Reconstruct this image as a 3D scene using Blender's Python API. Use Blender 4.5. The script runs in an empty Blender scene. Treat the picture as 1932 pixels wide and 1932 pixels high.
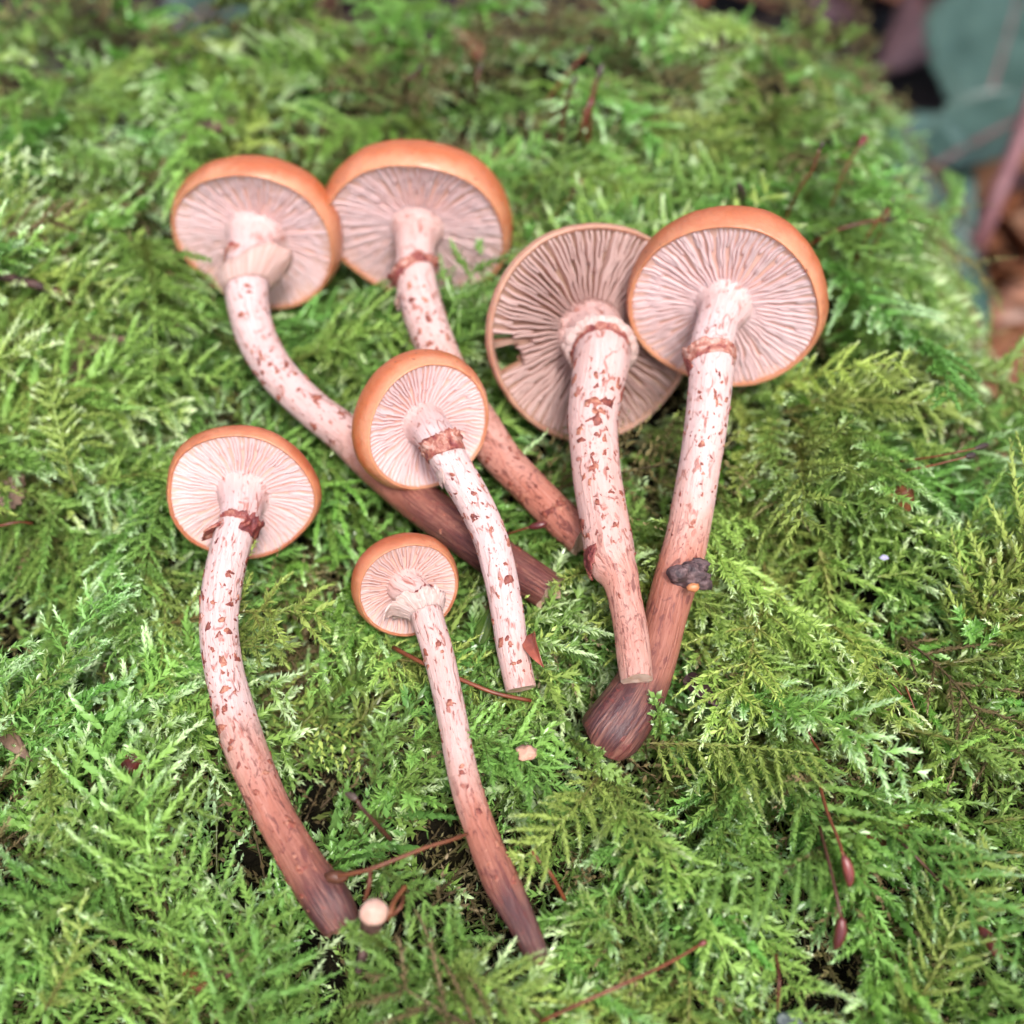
import bpy, math, random
import numpy as np
from mathutils import Vector, Matrix, Euler, noise as mnoise
from mathutils.bvhtree import BVHTree

random.seed(11)
rng = np.random.default_rng(11)
PI = math.pi
scene = bpy.context.scene
COL = scene.collection

# ------------------------------------------------------------------ camera
FOV = math.radians(45.0)
PITCH = math.radians(56.0)
DIST = 0.217
TAN = math.tan(FOV / 2)
CAM = Vector((0, -DIST * math.cos(PITCH), DIST * math.sin(PITCH)))
FWD = (-CAM).normalized()
RGT = Vector((1, 0, 0))
UPV = RGT.cross(FWD).normalized()
cd = bpy.data.cameras.new('camera')
cd.sensor_fit = 'HORIZONTAL'
cd.sensor_width = 36
cd.lens = 18 / TAN
cd.clip_start = 0.005
cd.clip_end = 20
cd.dof.use_dof = True
cd.dof.focus_distance = 0.191
cd.dof.aperture_fstop = 10
cam = bpy.data.objects.new('camera', cd)
COL.objects.link(cam)
cam.location = CAM
cam.rotation_euler = (PI / 2 - PITCH, 0, 0)
scene.camera = cam

# ------------------------------------------------------------------ sky, sun, exposure
SUN_EL, SUN_AZ = math.radians(66), math.radians(158)     # azimuth from +Y towards +X
world = bpy.data.worlds.new('World')
scene.world = world
world.use_nodes = True
wn = world.node_tree
wn.nodes.clear()
sky = wn.nodes.new('ShaderNodeTexSky')
sky.sky_type = 'NISHITA'
sky.sun_disc = False
sky.sun_elevation = SUN_EL
sky.sun_rotation = SUN_AZ
sky.dust_density = 4
hs = wn.nodes.new('ShaderNodeHueSaturation')
hs.inputs['Saturation'].default_value = 0.72           # overcast: the cloud layer greys the sky
bg = wn.nodes.new('ShaderNodeBackground')
bg.inputs['Strength'].default_value = 0.105
wo = wn.nodes.new('ShaderNodeOutputWorld')
wn.links.new(sky.outputs[0], hs.inputs['Color'])
wn.links.new(hs.outputs[0], bg.inputs['Color'])
wn.links.new(bg.outputs[0], wo.inputs['Surface'])

sd = bpy.data.lights.new('sun', 'SUN')
sd.energy = 1.5
sd.angle = math.radians(14)
sd.color = (1.0, 0.985, 0.98)
sun = bpy.data.objects.new('sun', sd)
COL.objects.link(sun)
sdir = Vector((math.sin(SUN_AZ) * math.cos(SUN_EL), math.cos(SUN_AZ) * math.cos(SUN_EL), math.sin(SUN_EL)))
sun.rotation_euler = sdir.to_track_quat('Z', 'Y').to_euler()
sun.location = (0, 0, 2)

scene.view_settings.view_transform = 'Standard'
scene.view_settings.look = 'None'
scene.view_settings.gamma = 1
scene.view_settings.exposure = 1.12
scene.render.engine = 'CYCLES'
scene.cycles.max_bounces = 5
scene.cycles.diffuse_bounces = 3
scene.cycles.glossy_bounces = 2
scene.cycles.use_adaptive_sampling = True
scene.cycles.adaptive_threshold = 0.03
scene.cycles.transmission_bounces = 4
scene.cycles.caustics_reflective = False
scene.cycles.caustics_refractive = False

# ------------------------------------------------------------------ helpers
def ray(px, py, W=1932.0):
    nx = (px / W - .5) * 2 * TAN
    ny = (.5 - py / W) * 2 * TAN
    return FWD + RGT * nx + UPV * ny

def P(px, py, h=0.0):
    """point seen at photograph pixel (px,py) on the level h millimetres above the moss top"""
    d = ray(px, py)
    t = (h * .001 - CAM.z) / d.z
    return CAM + d * t

def mpp(p):
    return (p - CAM).dot(FWD) * 2 * TAN / 1932.0

def mesh_obj(name, verts, faces, mat=None, parent=None, smooth=True, uvs=None, attrs=None, origin=None):
    """one mesh object; verts in world space, origin where its thing stands"""
    o3 = Vector(origin) if origin is not None else (parent['_o'] if parent is not None and '_o' in parent else Vector((0, 0, 0)))
    o3 = Vector(o3)
    v = np.asarray(verts, dtype=np.float64) - np.array(o3)
    me = bpy.data.meshes.new(name)
    me.from_pydata(v.tolist(), [], faces)
    if uvs is not None:
        uvl = me.uv_layers.new(name='UVMap')
        idx = np.zeros(len(me.loops), dtype=np.int32)
        me.loops.foreach_get('vertex_index', idx)
        uvl.data.foreach_set('uv', np.asarray(uvs, dtype=np.float32)[idx].ravel())
    if attrs:
        for k, a in attrs.items():
            at = me.attributes.new(k, 'FLOAT', 'POINT')
            at.data.foreach_set('value', np.asarray(a, dtype=np.float32))
    if smooth:
        me.polygons.foreach_set('use_smooth', [True] * len(me.polygons))
    if mat:
        me.materials.append(mat)
    me.update()
    ob = bpy.data.objects.new(name, me)
    COL.objects.link(ob)
    if parent is not None:
        ob.parent = parent
    else:
        ob.location = o3
    return ob

ORIGIN = {}
def thing(name, label, cat, loc, group=None):
    o = bpy.data.objects.new(name, None)
    o.empty_display_size = .005
    COL.objects.link(o)
    o.location = loc
    o['label'] = label
    o['category'] = cat
    if group:
        o['group'] = group
    ORIGIN[o.name] = Vector(loc)
    return o

def tag(o, label, cat, group=None):
    o['label'] = label
    o['category'] = cat
    if group:
        o['group'] = group
    return o

def part(name, verts, faces, mat, root, parent=None, **kw):
    """a part of root (verts in world space); parent = another part for a sub-part"""
    return mesh_obj(name, verts, faces, mat, parent or root, origin=ORIGIN[root.name], **kw)

def catmull(pts, n):
    """pts array (k,d) -> n samples, roughly even in arc length"""
    p = np.asarray(pts, float)
    p = np.vstack([2 * p[0] - p[1], p, 2 * p[-1] - p[-2]])
    out = []
    m = 40
    for i in range(1, len(p) - 2):
        t = np.linspace(0, 1, m, endpoint=False)[:, None]
        a, b, c, d = p[i - 1], p[i], p[i + 1], p[i + 2]
        out.append(.5 * ((2 * b) + (-a + c) * t + (2 * a - 5 * b + 4 * c - d) * t ** 2 + (-a + 3 * b - 3 * c + d) * t ** 3))
    out = np.vstack(out + [p[-2][None]])
    s = np.concatenate([[0], np.cumsum(np.linalg.norm(np.diff(out[:, :3], axis=0), axis=1))])
    si = np.linspace(0, s[-1], n)
    return np.stack([np.interp(si, s, out[:, k]) for k in range(out.shape[1])], axis=1), si

def frames(c):
    """parallel-transport frames along a curve"""
    t = np.gradient(c, axis=0)
    t /= np.linalg.norm(t, axis=1)[:, None]
    n = np.zeros_like(t)
    ref = np.array([0, 0, 1.0]) if abs(t[0][2]) < .9 else np.array([1.0, 0, 0])
    n[0] = ref - t[0] * ref.dot(t[0])
    n[0] /= np.linalg.norm(n[0])
    for i in range(1, len(t)):
        v = n[i - 1] - t[i] * n[i - 1].dot(t[i])
        n[i] = v / np.linalg.norm(v)
    b = np.cross(t, n)
    return t, n, b

def N3(x, y, z):
    return mnoise.noise(Vector((x, y, z)))

def tube(c, rad, seg=8, caps=True):
    c = np.asarray(c, float)
    t, n, b = frames(c)
    V, F = [], []
    k = len(c)
    rad = np.broadcast_to(np.asarray(rad, float), (k,))
    for i in range(k):
        for j in range(seg):
            a = 2 * PI * j / seg
            V.append(c[i] + (n[i] * math.cos(a) + b[i] * math.sin(a)) * rad[i])
    for i in range(k - 1):
        for j in range(seg):
            F.append((i * seg + j, i * seg + (j + 1) % seg, (i + 1) * seg + (j + 1) % seg, (i + 1) * seg + j))
    if caps:
        F.append(tuple(range(seg))[::-1])
        F.append(tuple((k - 1) * seg + j for j in range(seg)))
    return V, F

# ------------------------------------------------------------------ materials
def new_mat(name):
    m = bpy.data.materials.new(name)
    m.use_nodes = True
    nt = m.node_tree
    nt.nodes.clear()
    return m, nt

def nd(nt, t, **kw):
    n = nt.nodes.new(t)
    for k, v in kw.items():
        setattr(n, k, v)
    return n

def ramp(nt, src, stops, interp='LINEAR'):
    r = nd(nt, 'ShaderNodeValToRGB')
    r.color_ramp.interpolation = interp
    el = r.color_ramp.elements
    while len(el) < len(stops):
        el.new(.5)
    for e, (p, c) in zip(el, stops):
        e.position = p
        e.color = (*c, 1) if len(c) == 3 else c
    nt.links.new(src, r.inputs[0])
    return r.outputs[0]

def mixc(nt, f, a, b, mode='MIX'):
    m = nd(nt, 'ShaderNodeMix', data_type='RGBA', blend_type=mode)
    for sock, v in ((m.inputs[0], f), (m.inputs[6], a), (m.inputs[7], b)):
        if hasattr(v, 'is_output'):
            nt.links.new(v, sock)
        elif isinstance(v, (int, float)):
            sock.default_value = v
        else:
            sock.default_value = (*v, 1)
    return m.outputs[2]

def math_(nt, op, a, b=None, clamp=False):
    m = nd(nt, 'ShaderNodeMath', operation=op, use_clamp=clamp)
    for s, v in zip(m.inputs, (a, b)):
        if v is None:
            continue
        if hasattr(v, 'is_output'):
            nt.links.new(v, s)
        else:
            s.default_value = v
    return m.outputs[0]

def noise_t(nt, vec, scale, detail=3, rough=.55, dist=0):
    n = nd(nt, 'ShaderNodeTexNoise')
    n.inputs['Scale'].default_value = scale
    n.inputs['Detail'].default_value = detail
    n.inputs['Roughness'].default_value = rough
    n.inputs['Distortion'].default_value = dist
    if vec is not None:
        nt.links.new(vec, n.inputs['Vector'])
    return n.outputs['Fac']

def attr(nt, name):
    a = nd(nt, 'ShaderNodeAttribute', attribute_name=name)
    return a.outputs['Fac']

def scaled_vec(nt, vec, s):
    m = nd(nt, 'ShaderNodeMapping')
    m.inputs['Scale'].default_value = s
    nt.links.new(vec, m.inputs['Vector'])
    return m.outputs[0]

def principled(nt, col, rough=.5, spec=.5, sss=0, sss_rad=(.001, .0006, .0004), bump=None, bump_d=.0002, bump_s=1, coat=0):
    p = nd(nt, 'ShaderNodeBsdfPrincipled')
    for nm, v in (('Base Color', col), ('Roughness', rough)):
        if hasattr(v, 'is_output'):
            nt.links.new(v, p.inputs[nm])
        elif isinstance(v, (int, float)):
            p.inputs[nm].default_value = v
        else:
            p.inputs[nm].default_value = (*v, 1)
    p.inputs['Specular IOR Level'].default_value = spec
    if sss:
        p.inputs['Subsurface Weight'].default_value = sss
        p.inputs['Subsurface Radius'].default_value = sss_rad
        p.inputs['Subsurface Scale'].default_value = 1
    if coat:
        p.inputs['Coat Weight'].default_value = coat
        p.inputs['Coat Roughness'].default_value = .18
    if bump is not None:
        b = nd(nt, 'ShaderNodeBump')
        b.inputs['Distance'].default_value = bump_d
        b.inputs['Strength'].default_value = bump_s
        nt.links.new(bump, b.inputs['Height'])
        nt.links.new(b.outputs[0], p.inputs['Normal'])
    return p

def out(nt, sh):
    o = nd(nt, 'ShaderNodeOutputMaterial')
    nt.links.new(sh, o.inputs['Surface'])

def obj_co(nt):
    return nd(nt, 'ShaderNodeTexCoord').outputs['Object']

def mat_cap(name, c_mid, c_rim, c_top):
    m, nt = new_mat(name)
    co = obj_co(nt)
    t = attr(nt, 'rim')
    n1 = noise_t(nt, co, 120, 4, .6, .5)
    n2 = noise_t(nt, co, 900, 3, .6)
    tt = math_(nt, 'ADD', t, math_(nt, 'MULTIPLY', math_(nt, 'SUBTRACT', n1, .5), .25))
    c = ramp(nt, tt, [(0, c_rim), (.07, c_rim), (.19, c_mid), (1, c_top)])
    c = mixc(nt, math_(nt, 'MULTIPLY', n2, .35), c, (c_mid[0] * .62, c_mid[1] * .5, c_mid[2] * .5))
    n3 = noise_t(nt, co, 60, 3, .6, 1.0)
    c = mixc(nt, ramp(nt, n3, [(.48, (0, 0, 0)), (.62, (.5, .5, .5))]), c, (c_mid[0] * .8, c_mid[1] * .72, c_mid[2] * .75))
    sp = noise_t(nt, co, 700, 2, .5)
    c = mixc(nt, ramp(nt, sp, [(.70, (0, 0, 0)), (.76, (.8, .8, .8))]), c, (.16, .05, .03))
    rg = math_(nt, 'ADD', math_(nt, 'MULTIPLY', n3, .35), .22)
    p = principled(nt, c, rg, .5, .35, (.003, .0012, .0005), bump=math_(nt, 'ADD', n2, math_(nt, 'MULTIPLY', n1, 2)), bump_d=.0002, coat=.12)
    out(nt, p.outputs[0])
    return m

def mat_gill(name, c1, c2, c_edge):
    m, nt = new_mat(name)
    co = obj_co(nt)
    d = attr(nt, 'depth')                       # 0 at the free edge, 1 where the gill meets the cap
    n1 = noise_t(nt, co, 160, 3, .6)
    c = mixc(nt, math_(nt, 'MULTIPLY', n1, .8), c1, c2)
    c = mixc(nt, ramp(nt, d, [(0, (1, 1, 1)), (.16, (.25, .25, .25)), (.4, (0, 0, 0))]), c, c_edge)
    p = principled(nt, c, .55, .35, bump=noise_t(nt, co, 1500, 2), bump_d=.00006)
    tr = nd(nt, 'ShaderNodeBsdfTranslucent')
    nt.links.new(mixc(nt, .35, c, (.90, .50, .36)), tr.inputs['Color'])
    mx = nd(nt, 'ShaderNodeMixShader')
    mx.inputs[0].default_value = .34
    nt.links.new(p.outputs[0], mx.inputs[1])
    nt.links.new(tr.outputs[0], mx.inputs[2])
    out(nt, mx.outputs[0])
    return m

def mat_stem(name, c0=(.72, .50, .48), c1=(.44, .16, .11), c2=(.075, .022, .024), stain=.8, seed=0.0):
    m, nt = new_mat(name)
    uv = nd(nt, 'ShaderNodeUVMap').outputs[0]
    mp = nd(nt, 'ShaderNodeMapping')
    mp.inputs['Location'].default_value = (seed, seed * 1.7, 0)
    nt.links.new(uv, mp.inputs[0])
    uv = mp.outputs[0]
    tone = attr(nt, 'tone')
    fib = noise_t(nt, scaled_vec(nt, uv, (1800, 130, 1)), 1, 4, .65, .3)
    big = noise_t(nt, scaled_vec(nt, uv, (160, 70, 1)), 1, 4, .6, .8)
    tt = math_(nt, 'ADD', tone, math_(nt, 'MULTIPLY', math_(nt, 'SUBTRACT', big, .5), .42))
    tt = math_(nt, 'ADD', tt, math_(nt, 'MULTIPLY', math_(nt, 'SUBTRACT', fib, .5), .32), True)
    c = ramp(nt, tt, [(0, c0), (.14, (c0[0] * .97, c0[1] * .93, c0[2] * .9)), (.3, (.63, .35, .29)), (.52, c1), (.78, (.26, .085, .055)), (1, c2)])
    c = mixc(nt, ramp(nt, fib, [(.36, (.5, .5, .5)), (.54, (0, 0, 0))]), c, mixc(nt, .55, c, (.55, .27, .2)))
    # rusty flecks soaked into the skin
    fl = noise_t(nt, scaled_vec(nt, uv, (620, 360, 1)), 1, 3, .55, 1.2)
    fm = ramp(nt, fl, [(.55, (0, 0, 0)), (.61, (.4, .4, .4)), (.67, (1, 1, 1))])
    pale = ramp(nt, tone, [(.3, (1, 1, 1)), (.62, (0, 0, 0))])
    c = mixc(nt, math_(nt, 'MULTIPLY', math_(nt, 'MULTIPLY', fm, stain), pale), c, (.40, .12, .08))
    f2 = noise_t(nt, scaled_vec(nt, uv, (1500, 900, 1)), 1, 2, .5, .6)
    f3 = noise_t(nt, scaled_vec(nt, uv, (420, 260, 1)), 1, 4, .65, 1.5)
    c = mixc(nt, math_(nt, 'MULTIPLY', math_(nt, 'MULTIPLY', ramp(nt, f3, [(.54, (0, 0, 0)), (.62, (1, 1, 1))]), ramp(nt, tone, [(.15, (0, 0, 0)), (.45, (.8, .8, .8))])), 1.0), c, (.15, .04, .035))
    c = mixc(nt, math_(nt, 'MULTIPLY', ramp(nt, f2, [(.64, (0, 0, 0)), (.70, (1, 1, 1))]), stain), c, (.24, .06, .045))
    hgt = math_(nt, 'ADD', fib, math_(nt, 'MULTIPLY', math_(nt, 'MULTIPLY', fm, .5), pale))
    p = principled(nt, c, .45, .45, .22, (.0022, .0012, .0009), bump=hgt, bump_d=.00035, bump_s=1)
    out(nt, p.outputs[0])
    return m

def mat_noise(name, stops, scale=300, rough=.5, spec=.4, sss=0, bump_d=.0002, fiber=None, coat=0, sss_rad=(.001, .0006, .0004)):
    m, nt = new_mat(name)
    co = obj_co(nt)
    if fiber:
        uv = nd(nt, 'ShaderNodeUVMap').outputs[0]
        n = noise_t(nt, scaled_vec(nt, uv, fiber), 1, 4, .65, .5)
    else:
        n = noise_t(nt, co, scale, 4, .62, .4)
    oi = nd(nt, 'ShaderNodeObjectInfo')
    nn = math_(nt, 'ADD', n, math_(nt, 'MULTIPLY', math_(nt, 'SUBTRACT', oi.outputs['Random'], .5), .25))
    c = ramp(nt, nn, stops)
    p = principled(nt, c, rough, spec, sss, sss_rad, bump=n, bump_d=bump_d, coat=coat)
    out(nt, p.outputs[0])
    return m

def mat_moss(name, young, old, pale, trans=.24, rough=.30, spec=.65, patch=True):
    m, nt = new_mat(name)
    geo = nd(nt, 'ShaderNodeNewGeometry')
    oi = nd(nt, 'ShaderNodeObjectInfo')
    tip = attr(nt, 'tip')
    rnd = attr(nt, 'rnd')
    t2 = math_(nt, 'ADD', tip, math_(nt, 'MULTIPLY', math_(nt, 'SUBTRACT', rnd, .5), .5), True)
    c = ramp(nt, t2, [(0, old), (.45, young), (.8, young), (1, pale)])
    hsv = nd(nt, 'ShaderNodeHueSaturation')
    nt.links.new(c, hsv.inputs['Color'])
    r2 = math_(nt, 'FRACT', math_(nt, 'MULTIPLY', rnd, 7.31))
    r3 = math_(nt, 'FRACT', math_(nt, 'MULTIPLY', rnd, 23.7))
    nt.links.new(math_(nt, 'ADD', math_(nt, 'MULTIPLY', r2, .045), .472), hsv.inputs['Hue'])
    nt.links.new(math_(nt, 'ADD', math_(nt, 'MULTIPLY', r3, .8), .92), hsv.inputs['Value'])
    c = hsv.outputs[0]
    if patch:
        pn = noise_t(nt, geo.outputs['Position'], 26, 2, .5)
        c = mixc(nt, math_(nt, 'MULTIPLY', ramp(nt, pn, [(.45, (0, 0, 0)), (.68, (1, 1, 1))]), .45), c, mixc(nt, .5, c, (.30, .34, .07)))
    p = principled(nt, c, rough, spec)
    tr = nd(nt, 'ShaderNodeBsdfTranslucent')
    nt.links.new(mixc(nt, .6, c, (.27, .40, .05), 'MIX'), tr.inputs['Color'])
    mx = nd(nt, 'ShaderNodeMixShader')
    mx.inputs[0].default_value = trans
    nt.links.new(p.outputs[0], mx.inputs[1])
    nt.links.new(tr.outputs[0], mx.inputs[2])
    out(nt, mx.outputs[0])
    return m

M = {}
M['moss'] = mat_moss('moss_green', (.195, .37, .085), (.11, .13, .035), (.50, .66, .36))
M['moss_yellow'] = mat_moss('moss_yellow_green', (.31, .45, .11), (.19, .17, .055), (.62, .74, .43))
M['moss_plump'] = mat_moss('moss_plump', (.17, .36, .07), (.10, .13, .03), (.46, .64, .32), .25, .2, .6)
M['moss_dead_and_gap_shade'] = mat_moss('moss_dead_and_gap_shade', (.15, .12, .05), (.07, .05, .025), (.26, .22, .11), .2, .6, .3, False)  # dead brown fronds; in the deep layer the colour also stands in for shade
M['cap'] = mat_cap('cap_orange', (.51, .145, .055), (.68, .30, .165), (.37, .085, .03))
M['cap_brown'] = mat_cap('cap_brown', (.43, .108, .040), (.60, .24, .125), (.31, .068, .024))
M['cap_pale'] = mat_cap('cap_pale', (.42, .20, .125), (.52, .29, .20), (.33, .14, .08))
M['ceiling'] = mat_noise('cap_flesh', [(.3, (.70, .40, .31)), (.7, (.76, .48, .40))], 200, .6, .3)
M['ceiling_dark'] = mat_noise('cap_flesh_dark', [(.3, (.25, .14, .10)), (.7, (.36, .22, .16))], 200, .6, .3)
M['gill'] = mat_gill('gill_pink', (.88, .66, .645), (.84, .58, .555), (.90, .71, .70))
M['gill_old'] = mat_gill('gill_old', (.70, .475, .42), (.60, .375, .315), (.80, .60, .55))
M['gill_tan'] = mat_gill('gill_tan', (.78, .54, .49), (.70, .44, .38), (.83, .63, .59))
M['scale'] = mat_noise('scale_rust', [(.3, (.15, .032, .028)), (.52, (.31, .085, .055)), (.76, (.55, .25, .16))], 1300, .5, .4, .15)
M['ring_red'] = mat_noise('ring_red', [(.34, (.13, .025, .027)), (.5, (.26, .06, .05)), (.62, (.42, .16, .11)), (.75, (.62, .38, .32))], 620, .42, .45, .2, .0006)
M['ring_pale'] = mat_noise('ring_pale', [(.25, (.54, .29, .23)), (.5, (.66, .43, .375)), (.72, (.72, .52, .47))], 500, .65, .3, .2, .0004, (4200, 160, 1))
M['end'] = mat_noise('broken_end', [(.3, (.50, .28, .19)), (.7, (.70, .50, .40))], 700, .6, .3, .2, .0004)
M['end_dark'] = mat_noise('muddy_end', [(.3, (.10, .04, .035)), (.6, (.26, .12, .08)), (.8, (.45, .32, .26))], 400, .6, .3, 0, .0006)
M['soil'] = mat_noise('soil', [(.3, (.006, .005, .003)), (.6, (.014, .011, .006)), (.8, (.03, .026, .010))], 350, .9, .1, 0, .003)
M['litter_floor'] = mat_noise('litter_floor', [(.3, (.008, .005, .005)), (.6, (.025, .014, .013)), (.8, (.05, .03, .025))], 20, .8, .3, 0, .01)
M['dirt'] = mat_noise('dirt', [(.3, (.05, .03, .033)), (.5, (.15, .09, .09)), (.72, (.32, .21, .20))], 600, .55, .4, 0, .0005)
M['seta'] = mat_noise('seta_red', [(.3, (.10, .024, .013)), (.7, (.22, .06, .024))], 200, .4, .5, 0, .00005)
M['seta_dark'] = mat_noise('seta_dark', [(.3, (.05, .018, .012)), (.7, (.14, .05, .025))], 200, .4, .5, 0, .00005)
M['capsule'] = mat_noise('capsule_red', [(.3, (.09, .018, .018)), (.7, (.22, .05, .04))], 500, .3, .55, .1, .00005)
M['capsule_dark'] = mat_noise('capsule_dark', [(.3, (.035, .022, .02)), (.7, (.11, .075, .06))], 500, .35, .5, 0, .00005)
M['twig'] = mat_noise('twig_bark', [(.3, (.05, .025, .022)), (.7, (.16, .075, .06))], 300, .6, .4, 0, .0003)
M['twig_pink'] = mat_noise('twig_wood', [(.3, (.52, .27, .20)), (.7, (.68, .42, .33))], 400, .5, .4, .2, .0001)
M['twig_orange'] = mat_noise('twig_orange', [(.3, (.10, .03, .015)), (.7, (.22, .075, .032))], 300, .5, .4, 0, .0002)
M['dead_leaf'] = mat_noise('dead_leaf', [(.3, (.10, .035, .018)), (.7, (.28, .10, .04))], 250, .4, .5, 0, .0003)
M['dead_leaf_tan'] = mat_noise('dead_leaf_tan', [(.3, (.13, .075, .05)), (.7, (.30, .19, .13))], 200, .6, .4, 0, .0004)
M['dead_leaf_purple'] = mat_noise('dead_leaf_purple', [(.3, (.03, .014, .018)), (.7, (.09, .045, .05))], 120, .5, .4, 0, .0004)
M['dead_leaf_orange'] = mat_noise('dead_leaf_orange', [(.3, (.12, .045, .02)), (.7, (.24, .11, .05))], 120, .5, .4, 0, .0004)
M['bramble_leaf'] = mat_noise('bramble_leaf', [(.3, (.012, .036, .024)), (.7, (.05, .095, .075))], 60, .35, .5, .1, .0006)
M['bramble_leaf_dark'] = mat_noise('bramble_leaf_dark', [(.3, (.03, .08, .06)), (.7, (.10, .16, .14))], 60, .35, .5, 0, .0006)
M['bramble_cane'] = mat_noise('bramble_cane', [(.3, (.12, .04, .045)), (.7, (.24, .11, .115))], 80, .5, .4, 0, .0004)
M['fragment'] = mat_noise('mushroom_fragment', [(.3, (.44, .20, .14)), (.7, (.60, .34, .25))], 500, .5, .4, .3, .0002)
M['bud'] = mat_noise('bud_scale', [(.3, (.16, .03, .02)), (.7, (.42, .11, .06))], 350, .22, .6, .15, .0001, coat=.4)
M['leaf_green'] = mat_noise('small_leaf', [(.3, (.04, .08, .012)), (.7, (.10, .15, .03))], 300, .3, .5, .1, .0002)

# ------------------------------------------------------------------ the mound and the forest floor
EDGE_PX = [(-900, -80), (-300, -70), (200, -12), (650, -15), (1000, -50), (1330, -45), (1600, -40), (1650, 170), (1680, 360),
           (1720, 520), (1790, 650), (1850, 800), (1880, 960), (2040, 1150), (2150, 1500), (2200, 2300)]
edge = np.array([[P(x, y, 0).x, P(x, y, 0).y] for x, y in EDGE_PX])
poly = np.vstack([edge, [[edge[-1][0], -.35], [-.45, -.35], [-.45, edge[0][1]]]])

def edge_dist(X, Y):
    """signed distance to the mound's edge line: positive outside the moss top"""
    X = np.asarray(X, float).ravel(); Y = np.asarray(Y, float).ravel()
    d = np.full(X.shape, 1e9)
    inside = np.zeros(X.shape, bool)
    n = len(poly)
    for i in range(n):
        x0, y0 = poly[i]; x1, y1 = poly[(i + 1) % n]
        if i < len(edge) - 1:
            ex, ey = x1 - x0, y1 - y0
            t = np.clip(((X - x0) * ex + (Y - y0) * ey) / (ex * ex + ey * ey), 0, 1)
            d = np.minimum(d, np.hypot(X - x0 - t * ex, Y - y0 - t * ey))
        c = (y0 > Y) != (y1 > Y)
        with np.errstate(divide='ignore', invalid='ignore'):
            xi = (x1 - x0) * (Y - y0) / (y1 - y0) + x0
        inside ^= c & (X < xi)
    return np.where(inside, -d, d)

def bumps(X, Y):
    return (.0035 * np.sin(X * 61 + 1.3 * np.sin(Y * 47)) * np.sin(Y * 53 + 1.1 * np.sin(X * 39 + 2))
            + .0018 * np.sin(X * 143 + 2 + Y * 90) * np.sin(Y * 121 - X * 60))

def mound_z(X, Y):
    X = np.asarray(X, float); Y = np.asarray(Y, float)
    d = edge_dist(X, Y).reshape(X.shape)
    drop = np.where(d > -.02, np.clip(d + .02, 0, None) ** 2 / .05, 0)
    drop = np.where(d > 0, .008 + d * 1.9, drop)
    return np.maximum(bumps(X, Y) - drop, -.24)

gx = np.linspace(-.36, .42, 150); gy = np.linspace(-.30, .52, 150)
GX, GY = np.meshgrid(gx, gy)
GZ = mound_z(GX, GY) - .019 + rng.normal(0, .0006, GX.shape)
V = np.stack([GX.ravel(), GY.ravel(), GZ.ravel()], 1)
F = [(j * 150 + i, j * 150 + i + 1, (j + 1) * 150 + i + 1, (j + 1) * 150 + i) for j in range(149) for i in range(149)]
o = mesh_obj('ground', V, F, M['soil']); o['kind'] = 'structure'
nf = 60
fx = np.linspace(-3, 3, nf); fy = np.linspace(-2, 4.5, nf)
FX, FY = np.meshgrid(fx, fy)
FZ = -.235 + .01 * np.sin(FX * 7) * np.sin(FY * 9) + rng.normal(0, .004, FX.shape)
V = np.stack([FX.ravel(), FY.ravel(), FZ.ravel()], 1)
F = [(j * nf + i, j * nf + i + 1, (j + 1) * nf + i + 1, (j + 1) * nf + i) for j in range(nf - 1) for i in range(nf - 1)]
o = mesh_obj('forest_floor', V, F, M['litter_floor']); o['kind'] = 'structure'

# ------------------------------------------------------------------ mushrooms
OBST = []            # (x,y,z,r) spheres that the moss must stay under

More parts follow.
